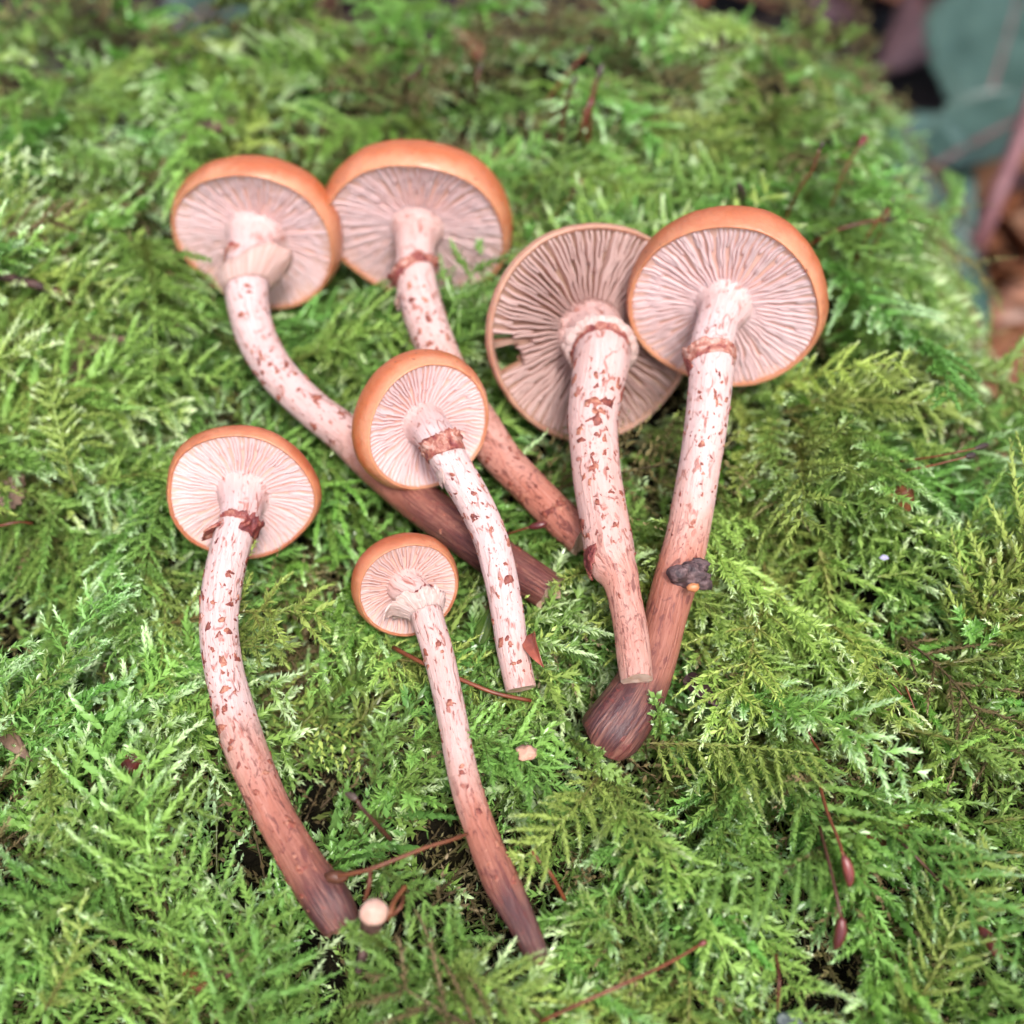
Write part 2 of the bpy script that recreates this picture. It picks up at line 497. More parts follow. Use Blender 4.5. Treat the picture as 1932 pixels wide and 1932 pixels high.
class Shroom:
    def __init__(s, label, base_px):
        s.root = thing('mushroom', label, 'mushroom', P(*base_px), 'brown mushrooms laid out on the moss')

    def frame(s, cx, cy, h, a, theta, psi):
        """cx,cy: centre of the gill face (pixels); a: gill face radius (pixels); theta: tilt of the stem direction off the line of sight; psi: its image direction"""
        k = 1932 / 1946.0
        s.C = P(cx * k, cy * k, h)
        s.R = a * k * mpp(s.C)
        b = (CAM - s.C).normalized()
        r = (RGT - b * RGT.dot(b)).normalized()
        u = b.cross(r)
        th, ps = math.radians(theta), math.radians(psi)
        s.Z = (b * math.cos(th) + (r * math.cos(ps) + u * math.sin(ps)) * math.sin(th)).normalized()
        s.X = (r - s.Z * r.dot(s.Z)).normalized()
        s.Y = s.Z.cross(s.X)
        s.seed = cx * .13 + cy * .07

    def pt(s, rr, phi, z):
        """cap coordinates (in units of R) -> world, with the cap's own irregular outline"""
        w = s.warp
        f = 1 + rr * w * (math.sin(2 * phi + s.seed) * .6 + math.sin(3 * phi + s.seed * 2.1) * .5 + math.sin(5 * phi + s.seed * 3.3) * .22)
        if rr > .5:
            f += (rr - .5) * .016 * (N3(math.cos(phi) * 5 + s.seed, math.sin(phi) * 5, 2.2) + .6 * N3(math.cos(phi) * 14, math.sin(phi) * 14 + s.seed, 7.1))
        zz = z + rr * rr * w * 1.3 * math.sin(2 * phi + s.seed * 1.7) + rr ** 3 * w * .6 * math.sin(4 * phi + s.seed)
        return s.C + (s.X * (rr * f * math.cos(phi)) + s.Y * (rr * f * math.sin(phi)) + s.Z * zz) * s.R

    def cap(s, mat, ceil_mat, b=1.08, zc=-.15, H=.5, conc=.08, deep=.16, warp=.02, hole=None, rstem=.2):
        s.warp, s.conc, s.deep, s.rstem = warp, conc, deep, rstem
        a0 = math.acos(1.01 / b)
        prof = []
        for i in range(7):
            a = -a0 * (1 - i / 7)
            prof.append((b * math.cos(a), zc + (abs(zc) / math.sin(a0)) * math.sin(-a)))
        for i in range(15):
            a = (PI / 2) * i / 14
            prof.append((max(b * math.cos(a), .0), zc - H * math.sin(a)))
        prof[-1] = (.002, zc - H)
        lip = [(.965, -.028), (.985, .004), (1.0, .012)]
        prof = lip + prof
        under = [(rr, s.zceil(rr)) for rr in (.15, .3, .5, .7, .85, .95)]
        seg = 96
        V, F, rim = [], [], []
        L = []
        cs = 0
        for i, (rr, z) in enumerate(prof):
            if i:
                L.append(L[-1] + math.hypot(rr - prof[i - 1][0], z - prof[i - 1][1]))
            else:
                L.append(0)
            for j in range(seg):
                V.append(s.pt(rr, 2 * PI * j / seg, z)); rim.append(min(L[-1] / (.9 + H), 1))
        for i in range(len(prof) - 1):
            for j in range(seg):
                if hole and hole(prof[i][0], 2 * PI * (j + .5) / seg): continue
                F.append((i * seg + j, i * seg + (j + 1) % seg, (i + 1) * seg + (j + 1) % seg, (i + 1) * seg + j))
        cap = part('cap', V, F, mat, s.root, attrs={'rim': rim})
        s.capobj = cap
        s.bvh = BVHTree.FromPolygons([Vector(v) for v in V], F)
        # flesh between the gills
        V, F = [], []
        us = under + [lip[0]]
        for rr, z in us:
            for j in range(seg):
                V.append(s.pt(rr, 2 * PI * j / seg, z))
        for i in range(len(us) - 1):
            for j in range(seg):
                rm = (us[i][0] + us[i + 1][0]) / 2
                if hole and hole(rm, 2 * PI * (j + .5) / seg): continue
                F.append((i * seg + j, i * seg + (j + 1) % seg, (i + 1) * seg + (j + 1) % seg, (i + 1) * seg + j))
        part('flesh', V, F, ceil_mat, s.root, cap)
        for rr in (.0, .35, .7, 1.0):
            for j in range(12 if rr else 1):
                for z in (zc - H * .6 * math.sqrt(max(0, 1 - rr * rr * .9)), -.1):
                    p = s.pt(rr, 2 * PI * j / 12, z)
                    OBST.append((p.x, p.y, p.z, .0035))

    def zedge(s, rr):
        return -s.conc * (1 - rr ** 2) - .02 * rr

    def zceil(s, rr):
        d = s.deep * min(1, (1 - rr) / .35 + .12) * (1 if rr > .2 else 1)
        return s.zedge(rr) - d

    def gills(s, n, mat, thick=.014, wave=.035, hole=None, rough=0):
        rr0 = s.rstem * .9
        ph = random.uniform(0, 6)
        for g in range(n):
            phi0 = 2 * PI * g / n + random.uniform(-.18, .18) * 2 * PI / n
            if g % 2 == 0:
                r0 = rr0
            elif g % 4 == 1:
                r0 = random.uniform(.42, .55)
            else:
                r0 = random.uniform(.62, .76)
            k = 13
            lean = random.uniform(-.35, .35) * 2 * PI / n + .1 * math.sin(phi0 * 3 + ph) * 2 * PI / n
            w1 = wave * .75 * (.6 + .8 * random.random()); p1 = phi0 * 2.3 + ph + random.uniform(-.5, .5)
            hv = random.uniform(-.012, .008)
            V, dep = [], []
            rs = [r0 + (.988 - r0) * (i / (k - 1)) for i in range(k)]
            F = []
            if hole:
                ok = [not hole(r_, phi0, 1) for r_ in rs]
                if not all(ok):
                    segs = []
                    cur = []
                    for r_, o_ in zip(rs, ok):
                        if o_: cur.append(r_)
                        else:
                            if len(cur) > 1: segs.append(cur)
                            cur = []
                    if len(cur) > 1: segs.append(cur)
                    if not segs: continue
                    best = max(segs, key=len)
                    rs = [best[0] + (best[-1] - best[0]) * i / (k - 1) for i in range(k)]
            for i, r_ in enumerate(rs):
                e = i / (k - 1)
                tend = min(1, e / .12 + (.0 if r0 > rr0 + .01 else 1)) * min(1, (1 - e) / .08 + .8)
                ze, zc_ = s.zedge(r_), s.zceil(r_) - .012
                ze = zc_ + (ze - zc_) * max(.15, tend)
                ze += .006 * math.sin(r_ * 31 + p1 * 3) + hv + rough * random.uniform(-1, 1) * .012
                dphi = w1 * math.sin(r_ * 9 + p1) * (.4 + .6 * r_) * .5 / max(r_, .3) + w1 * .25 * math.sin(r_ * 23 + p1 * 2)
                th = thick * (.55 + .75 * r_) / max(r_, .12)
                if r0 > rr0 + .01: th *= min(1, .3 + e * 4)
                off = lean * 1.0
                for (da, z, dd) in ((-.62, zc_, 1), (-.5, zc_ * .45 + ze * .55, .4), (-.32, ze - .004, .06), (0, ze + .004, 0), (.32, ze - .004, .06), (.5, zc_ * .45 + ze * .55, .4), (.62, zc_, 1)):
                    V.append(s.pt(r_, phi0 + dphi + off * (1 - dd) + da * th, z)); dep.append(dd)
            m = 7
            for i in range(len(rs) - 1):
                for j in range(m - 1):
                    F.append((i * m + j, (i + 1) * m + j, (i + 1) * m + j + 1, i * m + j + 1))
            F.append(tuple(range(m)))
            F.append(tuple((len(rs) - 1) * m + j for j in range(m))[::-1])
            part('gill', V, F, mat, s.root, s.capobj, attrs={'depth': dep})

    def stem(s, pts, mat, name='stem', from_cap=True, flare=1.5, endmat=None, rag=.3, seg=32, n=90, groove=.03, store=True, end_dent=.3):
        """pts: (px,py,h mm,r px,tone)"""
        rows = []
        if from_cap:
            c_in = s.pt(0, 0, -s.conc - s.deep * .9)
            r0 = pts[0][3] * mpp(s.C)
            rows.append((*c_in, r0 * flare, pts[0][4] + .12))
            c1 = s.pt(0, 0, -s.conc * .4 + .02)
            rows.append((*c1, r0 * (1 + (flare - 1) * .35), pts[0][4] + .05))
        for px, py, h, r, t in pts:
            p = P(px, py, h)
            rows.append((*p, r * mpp(p), t))
        c, sl = catmull(rows, n)
        cen, rad, tone = c[:, :3], c[:, 3], c[:, 4]
        T, Nn, Bb = frames(cen)
        sd = random.uniform(0, 50)
        V, uv, tn, F = [], [], [], []
        def surf(i, a, off=0.0):
            i = max(0, min(n - 1, i))
            i0 = int(i); i1 = min(i0 + 1, n - 1); f = i - i0
            ce = cen[i0] * (1 - f) + cen[i1] * f; rr = rad[i0] * (1 - f) + rad[i1] * f
            nn_ = Nn[i0] * (1 - f) + Nn[i1] * f; bb_ = Bb[i0] * (1 - f) + Bb[i1] * f
            L = sl[i0] * (1 - f) + sl[i1] * f
            w = 1 + groove * (N3(math.cos(a) * 3 + sd, math.sin(a) * 3, L * 40) + .8 * N3(math.cos(a) * 7, math.sin(a) * 7 + sd, L * 25)) + .05 * N3(math.cos(a) * .8, math.sin(a) * .8 + sd, L * 110)
            d = nn_ * math.cos(a) + bb_ * math.sin(a)
            return ce + d * (rr * w + off), d
        for i in range(n):
            for j in range(seg + 1):
                a = 2 * PI * j / seg
                p, d = surf(i, a)
                if i == n - 1:
                    p = p + T[i] * rad[i] * rag * (N3(math.cos(a) * .9 + sd, math.sin(a) * .9, 3.3) + .35 * N3(math.cos(a) * 3.5 + sd, math.sin(a) * 3.5, 1.3))
                V.append(p); uv.append((a * .004, sl[i])); tn.append(tone[i])
        m = seg + 1
        for i in range(n - 1):
            for j in range(seg):
                F.append((i * m + j, i * m + j + 1, (i + 1) * m + j + 1, (i + 1) * m + j))
        ob = part(name, V, F, mat, s.root, uvs=uv, attrs={'tone': tn})
        # broken end face, its own piece
        V2, F2 = [], []
        base = [(n - 1) * m + j for j in range(seg)]
        for ring, (sc, dz) in enumerate(((1.0, .0), (.8, -.05 * rag), (.45, -end_dent * .6), (.02, -end_dent))):
            for j in range(seg):
                q = V[base[j]]
                p = cen[-1] + (q - cen[-1]) * sc + T[-1] * rad[-1] * (dz + (rag * .25 * N3(j * .9, ring * 3.0, sd) if 0 < ring < 3 else 0))
                V2.append(p)
        for ring in range(3):
            for j in range(seg):
                F2.append((ring * seg + j, ring * seg + (j + 1) % seg, (ring + 1) * seg + (j + 1) % seg, (ring + 1) * seg + j))
        part('broken_end', V2, F2, endmat or M['end'], s.root, ob, uvs=[(v[0], v[1]) for v in V2])
        if store:
            s.cen, s.rad, s.T, s.Nn, s.Bb, s.sl, s.surf, s.n, s.stemobj = cen, rad, T, Nn, Bb, sl, surf, n, ob
        for i in range(0, n, 2):
            OBST.append((*cen[i], rad[i] * 1.02))
        return ob

    def view_angle(s, i):
        """angle round the stem that faces the camera at sample i"""
        i = int(i)
        v = np.array(CAM) - s.cen[i]
        return math.atan2(v.dot(s.Bb[i]), v.dot(s.Nn[i]))

    def idx_at(s, px, py):
        best, bi = 1e9, 0
        for i in range(s.n):
            v = Vector(s.cen[i]) - CAM
            d = v.dot(FWD)
            x = (v.dot(RGT) / d / (2 * TAN) + .5) * 1932
            y = (.5 - v.dot(UPV) / d / (2 * TAN)) * 1932
            e = (x - px) ** 2 + (y - py) ** 2
            if e < best: best, bi = e, i
        return bi

    def scales(s, cnt, i0, i1, size=(.5, 1.5), bias=1.0):
        """loose rusty scales on the stem, free tip lifted"""
        for q in range(cnt):
            i = i0 + (i1 - i0) * (random.random() ** bias)
            a = s.view_angle(i) + random.uniform(-1.75, 1.75)
            i_ = int(i)
            step = s.sl[1] - s.sl[0]
            L = random.uniform(*size) * .001 * random.choice((.4, .5, .65, .8, 1, 1.3))
            Wd = L * random.choice((.35, .55, .8, 1.1, 1.7)) * random.uniform(.8, 1.2)
            r = s.rad[i_]
            ku = 3; kv = 3
            skew = random.uniform(-.6, .6)
            V, F = [], []
            lift = random.uniform(.05, .32) * L
            sdv = random.uniform(0, 99)
            for v in range(kv + 1):
                fv = v / kv
                for u in range(ku + 1):
                    fu = u / ku * 2 - 1
                    wv = (1 - .6 * fv ** 2) * (1 + .8 * N3(u * 1.7, v * 1.3, sdv))
                    ii = i - ((fv - .5) * L + .42 * L * N3(u * 1.9 + 7, v * 2.1, sdv)) / step
                    aa = a + (fu * Wd * .5 * wv + skew * L * (fv - .5)) / r
                    of = .00004 + lift * max(0, fv - .35) ** 1.3 * (1 + .8 * N3(u * 2.0, 4, sdv))
                    if (u in (0, ku) and v in (0, kv)) : of -= .00008
                    p, _ = s.surf(ii, aa, of)
                    V.append(p)
            for v in range(kv):
                for u in range(ku):
                    F.append((v * 4 + u, v * 4 + u + 1, (v + 1) * 4 + u + 1, (v + 1) * 4 + u))
            # underside so the scale has a body
            nv = len(V)
            for v in range(kv + 1):
                for u in range(ku + 1):
                    fv = v / kv
                    ii = i - ((fv - .5) * L) / step
                    V.append(V[v * 4 + u] - (s.surf(ii, a, 1)[1]) * .00011)
            for v in range(kv):
                for u in range(ku):
                    F.append((nv + v * 4 + u, nv + (v + 1) * 4 + u, nv + (v + 1) * 4 + u + 1, nv + v * 4 + u + 1))
            rimi = [0, 1, 2, 3, 7, 11, 15, 14, 13, 12, 8, 4]
            for x in range(12):
                y = (x + 1) % 12
                F.append((rimi[x], nv + rimi[x], nv + rimi[y], rimi[y]))
            part('scale', V, F, M['scale'], s.root, s.stemobj)

    def ring(s, ia, width, mat, flare=0.3, slant=(0, 0), up=True, a_lo=-PI, a_hi=PI, ragged=.5, lump=.12, side=None, name='ring', thick=.00018, base_off=.00008, curl=0):
        """ragged veil collar; ia sample index, width mm; flare: outward lean; slant: (amount mm, angle offset)"""
        step = s.sl[1] - s.sl[0]
        va = s.view_angle(ia)
        full = abs((a_hi - a_lo) - 2 * PI) < .01
        nu = max(10, int(110 * (a_hi - a_lo) / (2 * PI))); nv = 8
        sd = random.uniform(0, 99)
        V, uv, F = [], [], []
        for u in range(nu + 1):
            a = a_lo + (a_hi - a_lo) * u / nu
            ca, sa = math.cos(a), math.sin(a)
            wd = width * .001 * (1 + ragged * (N3(ca * 1.6, sa * 1.6, sd) + .7 * N3(ca * 4.5, sa * 4.5, sd) + .6 * N3(ca * 13, sa * 13, sd) + .2 * N3(ca * 30, sa * 30, sd)))
            lo_ = .35 * wd * ragged * (N3(ca * 3 + 9, sa * 3, sd) + N3(ca * 11, sa * 11 + 5, sd))
            sl0 = slant[0] * .001 * math.cos(a - slant[1])
            fl = flare
            if side:
                fl = flare + side[0] * max(0, math.cos(a - side[1])) ** 2
                wd *= 1 + side[2] * max(0, math.cos(a - side[1])) ** 2
            endf = 1
            if not full:
                endf = min(1, u / nu * 6, (1 - u / nu) * 6)
                wd *= .35 + .65 * endf
            for v in range(nv + 1):
                f = v / nv
                dl = sl0 + lo_ * (1 - f) + wd * f * (1 - .3 * fl)
                ii = ia + (-dl if up else dl) / step
                of = base_off + wd * fl * (f ** 1.4) + lump * .001 * (N3(ca * 2.6, sa * 2.6, f * 3.5 + sd) + .8 * N3(ca * 6, sa * 6, f * 7 + sd) + .5 * N3(ca * 14, sa * 14, f * 12 + sd)) * (0.5 + f) + curl * .001 * math.sin(f * PI)
                of = max(of, .00005)
                p, _ = s.surf(ii, va + a, of)
                V.append(p); uv.append((a * .004, f * width * .001))
        m = nv + 1
        for u in range(nu):
            for v in range(nv):
                F.append((u * m + v, (u + 1) * m + v, (u + 1) * m + v + 1, u * m + v + 1))
        ob = part(name, V, F, mat, s.root, uvs=uv)
        md = ob.modifiers.new('thickness', 'SOLIDIFY')
        md.thickness = thick
        md.offset = 0
        return ob

st_a = mat_stem('stem_fibrous', seed=.0)
st_b = mat_stem('stem_fibrous_warm', (.71, .48, .445), (.46, .165, .11), (.075, .022, .024), .85, .31)
st_c = mat_stem('stem_fibrous_pale', (.72, .52, .50), (.44, .155, .10), (.07, .022, .024), .75, .57)

# 1: top left, bent stem with wide pale skirt
m1 = Shroom('mushroom with wide pale skirt and long bent stem ending in a dark torn base', (1035, 1115, 0))
m1.frame(481, 461, 11, 154, 41, -118)
m1.cap(M['cap'], M['ceiling'], 1.075, -.24, .52, .10, .025, .03, rstem=.26)
m1.gills(116, M['gill'], .033, .03)
m1.stem([(466, 522, 12, 42, 0), (468, 580, 11, 39, 0), (490, 650, 9, 37, .04), (530, 712, 8, 36, .08), (592, 772, 7, 36, .12), (650, 818, 6, 38, .2),
         (720, 885, 5, 39, .5), (790, 945, 4.5, 40, .82), (870, 1005, 4, 40, .92), (950, 1062, 4, 40, .95), (1037, 1117, 4, 38, .9)], st_a, endmat=M['end'], rag=.75)
i_ = m1.idx_at(468, 545)
m1.ring(i_, 3.7, M['ring_pale'], .14, side=(.5, -1.0, .8), slant=(.8, -2.2), ragged=.10, lump=.16, curl=.7)
m1.ring(m1.idx_at(455, 500), 1.6, M['ring_red'], .25, a_lo=.5, a_hi=1.9, name='ring_shred')
m1.scales(80, m1.idx_at(470, 560), m1.idx_at(660, 825), (.5, 1.3))
m1.scales(34, m1.idx_at(780, 940), m1.idx_at(980, 1080), (.5, 1.1))

# 2: top, red ragged ring
m2 = Shroom('mushroom with slanting red ragged ring and a small dark fleck on its orange cap edge', (1100, 1015, 0))
m2.frame(791, 449, 11, 169, 43, -101)
m2.cap(M['cap'], M['ceiling'], 1.075, -.24, .52, .12, .025, .028, rstem=.24)
m2.gills(116, M['gill'], .033, .028)
m2.stem([(783, 470, 12.5, 37, 0), (784, 520, 12, 38, .02), (797, 580, 11, 39, .06), (817, 640, 10, 39, .12), (850, 720, 8, 40, .25), (900, 800, 6, 40, .38),
         (945, 862, 5, 37, .42), (1000, 920, 5, 36, .48), (1050, 970, 5, 36, .52), (1102, 1017, 5, 36, .55)], st_b, rag=.3)
m2.ring(m2.idx_at(783, 525), 2.1, M['ring_red'], .12, slant=(1.6, -1.3), ragged=.3, lump=.5, side=(.3, 1.5, .3))
m2.ring(m2.idx_at(783, 545), 2.6, M['ring_pale'], .28, up=False, a_lo=1.1, a_hi=2.1, name='ring_shred', ragged=.3)
m2.scales(52, m2.idx_at(790, 555), m2.idx_at(850, 720), (.5, 1.5))
m2.scales(62, m2.idx_at(905, 810), m2.idx_at(1085, 1000), (.5, 1.4))

# 3: broad flat old cap with a hole
m3 = Shroom('mushroom with broad flat thin cap, dark crowded gills and a torn hole near its edge', (1200, 1283, 6))
m3.frame(1131, 637, 12, 206, 24, -30)
hole_dir = None
def hole3(rr, phi, blade=0):
    # torn gap on the cap's left edge, a little below its middle
    a = (phi - HOLE_PHI + PI) % (2 * PI) - PI
    lim = .20 + .05 * math.sin(phi * 23) + .04 * math.sin(phi * 51)
    return abs(a) < lim and (.70 + .06 * math.sin(phi * 37) < rr < .955)
HOLE_PHI = math.radians(190)
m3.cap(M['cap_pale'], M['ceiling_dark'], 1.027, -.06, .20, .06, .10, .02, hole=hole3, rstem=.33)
m3.gills(118, M['gill_old'], .021, .035, hole=hole3, rough=1)
m3.stem([(1136, 665, 16, 54, .02), (1128, 725, 16.5, 50, .08), (1119, 800, 16, 47, .1), (1124, 880, 15, 45, .12), (1136, 960, 14, 46, .16), (1147, 1020, 13.5, 47, .22), (1153, 1058, 13.2, 46, .3), (1168, 1088, 13, 37, .42),
         (1176, 1118, 12.5, 32, .42), (1189, 1180, 11, 32, .40), (1196, 1240, 10, 32, .38), (1201, 1284, 9.5, 30, .36)], st_b, flare=1.25, rag=.12, endmat=M['end'], end_dent=.05, n=110)
m3.ring(m3.idx_at(1136, 664), 2.0, M['ring_pale'], .55, ragged=.38, lump=.4, side=(.2, .9, .1), curl=.5)
m3.ring(m3.idx_at(1134, 668), 1.2, M['ring_red'], .35, a_lo=-1.2, a_hi=2.3, name='ring_shred', lump=.3)
m3.scales(95, m3.idx_at(1130, 700), m3.idx_at(1155, 1070), (.6, 2.0))
m3.scales(8, m3.idx_at(1172, 1100), m3.n - 4, (.4, .9))
m3.ring(m3.idx_at(1151, 1045), 2.6, M['ring_red'], .12, a_lo=.5, a_hi=2.3, name='torn_skin', ragged=.3, lump=.25, up=False)

# 4: right, raised, long stem with a dirty knob and a thick root
m4 = Shroom('mushroom with glossy orange cap, dark red ring, grey dirt knob and thick brown root', (1150, 1385, 0))
m4.frame(1373, 590, 21, 181, 36, -103)
m4.cap(M['cap'], M['ceiling'], 1.065, -.22, .50, .07, .034, .024, rstem=.24)
m4.gills(112, M['gill'], .033, .035)
m4.stem([(1353, 612, 22, 40, 0), (1344, 660, 21.5, 42, .02), (1340, 730, 20, 41, .08), (1332, 800, 18, 40, .12), (1320, 880, 15.5, 40, .17), (1306, 960, 13, 40, .24), (1290, 1040, 10.5, 41, .42),
         (1270, 1110, 8.5, 42, .62), (1248, 1190, 6.5, 42, .68), (1226, 1260, 5, 46, .8), (1190, 1328, 3.5, 56, 1.0), (1152, 1382, 2, 60, 1.0), (1138, 1402, 1, 52, .95)], st_c, endmat=M['end_dark'], rag=.35, end_dent=.6)
m4.ring(m4.idx_at(1342, 690), 2.5, M['ring_red'], .06, slant=(.9, -1.2), ragged=.12, lump=.35, side=(.3, 1.5, .15))
m4.ring(m4.idx_at(1342, 705), 2.2, M['ring_red'], .3, a_lo=.9, a_hi=2.0, name='ring_shred')
m4.scales(74, m4.idx_at(1342, 705), m4.idx_at(1285, 1060), (.4, 1.1))

# 5: middle, hollow small cap
m5 = Shroom('small deep-cupped orange mushroom lying across two other stems, its cut stem pale', (980, 1305, 3))
m5.frame(816, 814, 17, 124, 31, -38)
m5.cap(M['cap'], M['ceiling'], 1.125, -.33, .64, .22, .06, .026, rstem=.24)
m5.gills(88, M['gill'], .038, .04)
m5.stem([(826, 832, 19, 36, 0), (858, 884, 17.5, 35, .02), (896, 948, 15, 34, .03), (925, 1015, 13, 33, .05), (943, 1080, 11.5, 32, .07), (956, 1150, 9.5, 31, .08), (966, 1220, 8, 30, .14), (983, 1300, 6, 30, .25)],
        st_c, rag=.12, flare=1.3, end_dent=.08)
m5.ring(m5.idx_at(842, 862), 2.5, M['ring_red'], .06, slant=(.6, 1.5), ragged=.14, lump=.35, side=(.25, -.9, .1))
m5.ring(m5.idx_at(852, 880), 2.0, M['ring_pale'], .12, a_lo=.6, a_hi=2.2, name='ring_shred', up=False)
m5.scales(83, m5.idx_at(860, 890), m5.n - 4, (.35, 1.2))

# 6: left, long curved
m6 = Shroom('mushroom with curved stem lying apart beside a branching rusty twig, two red ring flaps', (645, 1745, 0))
m6.frame(459, 948, 10, 138, 33, -108)
m6.cap(M['cap_brown'], M['ceiling'], 1.055, -.15, .43, .08, .038, .034, rstem=.24)
m6.gills(108, M['gill'], .033, .035)
m6.stem([(452, 975, 11, 37, 0), (434, 1035, 10.5, 38, .03), (418, 1110, 9.5, 38, .06), (413, 1180, 8.5, 37, .06), (420, 1250, 7.5, 37, .07), (436, 1320, 6.5, 38, .1), (459, 1400, 6, 40, .32), (490, 1480, 5.5, 39, .46),
         (530, 1560, 5, 38, .56), (578, 1640, 4, 41, .78), (618, 1700, 3, 45, 1.0), (646, 1748, 2, 38, .95)], st_a, endmat=M['end_dark'], rag=.6)
m6.ring(m6.idx_at(446, 1000), 2.2, M['ring_red'], .55, a_lo=.9, a_hi=2.3, ragged=.3, lump=.4, name='ring_flap', up=False)
m6.ring(m6.idx_at(444, 1015), 3.0, M['ring_red'], .22, a_lo=-2.0, a_hi=-.1, ragged=.3, lump=.4, name='ring_flap')
m6.ring(m6.idx_at(448, 992), 1.0, M['ring_red'], .2, a_lo=-.5, a_hi=1.1, ragged=.4, lump=.3, name='ring_shred')
m6.scales(89, m6.idx_at(436, 1030), m6.idx_at(470, 1430), (.4, 1.3))
m6.scales(55, m6.idx_at(470, 1430), m6.idx_at(620, 1700), (.4, 1.1))

# 7: small
m7 = Shroom('smallest mushroom with pink fibrous veil under its cap and blackened stem tip', (1018, 1812, 0))
m7.frame(777, 1122, 10, 97, 32, -60)
m7.cap(M['cap_brown'], M['ceiling'], 1.10, -.27, .62, .16, .065, .026, rstem=.3)
m7.gills(72, M['gill_tan'], .040, .035)
m7.stem([(793, 1128, 10, 30, 0), (813, 1185, 9.5, 30, .02), (830, 1245, 8.5, 29, .05), (844, 1310, 8, 28, .08), (856, 1370, 7.5, 28, .1), (867, 1430, 7, 29, .14), (884, 1500, 6.5, 30, .36), (905, 1560, 6, 31, .52),
         (930, 1625, 5.5, 33, .66), (952, 1675, 5, 34, .85), (985, 1740, 4.5, 28, 1.15), (1005, 1785, 4, 25, 1.15), (1018, 1812, 3.5, 19, 1.05)], st_b, flare=1.35, endmat=M['end_dark'], rag=.25, end_dent=-.5)
m7.ring(m7.idx_at(804, 1158), 2.4, M['ring_pale'], .4, side=(.5, 1.3, .8), ragged=.3, lump=.45, name='veil', curl=.4)
m7.ring(m7.idx_at(798, 1142), 1.4, M['ring_red'], .45, a_lo=-1.2, a_hi=1.6, ragged=.4, lump=.3, name='veil_shred')
m7.scales(58, m7.idx_at(812, 1180), m7.idx_at(955, 1690), (.35, 1.2))

# dirt knob on mushroom 4 and the fleck on mushroom 2 and 1
def lump_mesh(c, r, seed, sq=(1, 1, 1), amp=.35, nu=20, nv=12):
    V, F = [], []
    for i in range(nv + 1):
        th = PI * i / nv
        for j in range(nu):
            ph = 2 * PI * j / nu
            d = Vector((math.sin(th) * math.cos(ph), math.sin(th) * math.sin(ph), math.cos(th)))
            k = 1 + amp * (mnoise.noise(d * 1.4 + Vector((seed, 0, 0))) + .6 * mnoise.noise(d * 3.4 + Vector((0, seed, 0))))
            V.append(Vector(c) + Vector((d.x * sq[0], d.y * sq[1], d.z * sq[2])) * r * k)
    for i in range(nv):
        for j in range(nu):
            F.append((i * nu + j, (i + 1) * nu + j, (i + 1) * nu + (j + 1) % nu, i * nu + (j + 1) % nu))
    return V, F

V, F = lump_mesh(P(1300, 1084, 12.5), .0024, 8.1, (1.15, .8, .8), .45, 36, 20)
for (bx, by, bh, br, bs) in ((1322, 1098, 12, .0017, 1.7), (1318, 1068, 12.5, .0016, 4.2), (1282, 1082, 14, .0017, 6.6), (1334, 1104, 11, .0009, 9.1)):
    V2, F2 = lump_mesh(P(bx, by, bh), br, bs, (1, .8, .8), .4, 20, 12)
    F += [tuple(i_ + len(V) for i_ in f_) for f_ in F2]; V += V2
kn = part('dirt_knob', V, F, M['dirt'], m4.root)
V, F = lump_mesh(P(1308, 1108, 15), .0009, 5.1, (1.2, .8, .7), .3, 10, 6)
part('orange_speck', V, F, mat_noise('speck_orange', [(.3, (.40, .13, .05)), (.7, (.55, .22, .09))], 500, .4, .5, .2), m4.root, kn)
hit = m2.bvh.ray_cast(CAM, ray(866, 341).normalized())
if hit[0] is not None:
    V, F = lump_mesh(hit[0], .0007, 2.2, (.7, .5, 1.3), .4, 8, 6)
    tag(mesh_obj('husk_fleck', V, F, M['capsule'], origin=hit[0]), 'tiny dark brown husk fleck stuck on an orange cap edge', 'husk')

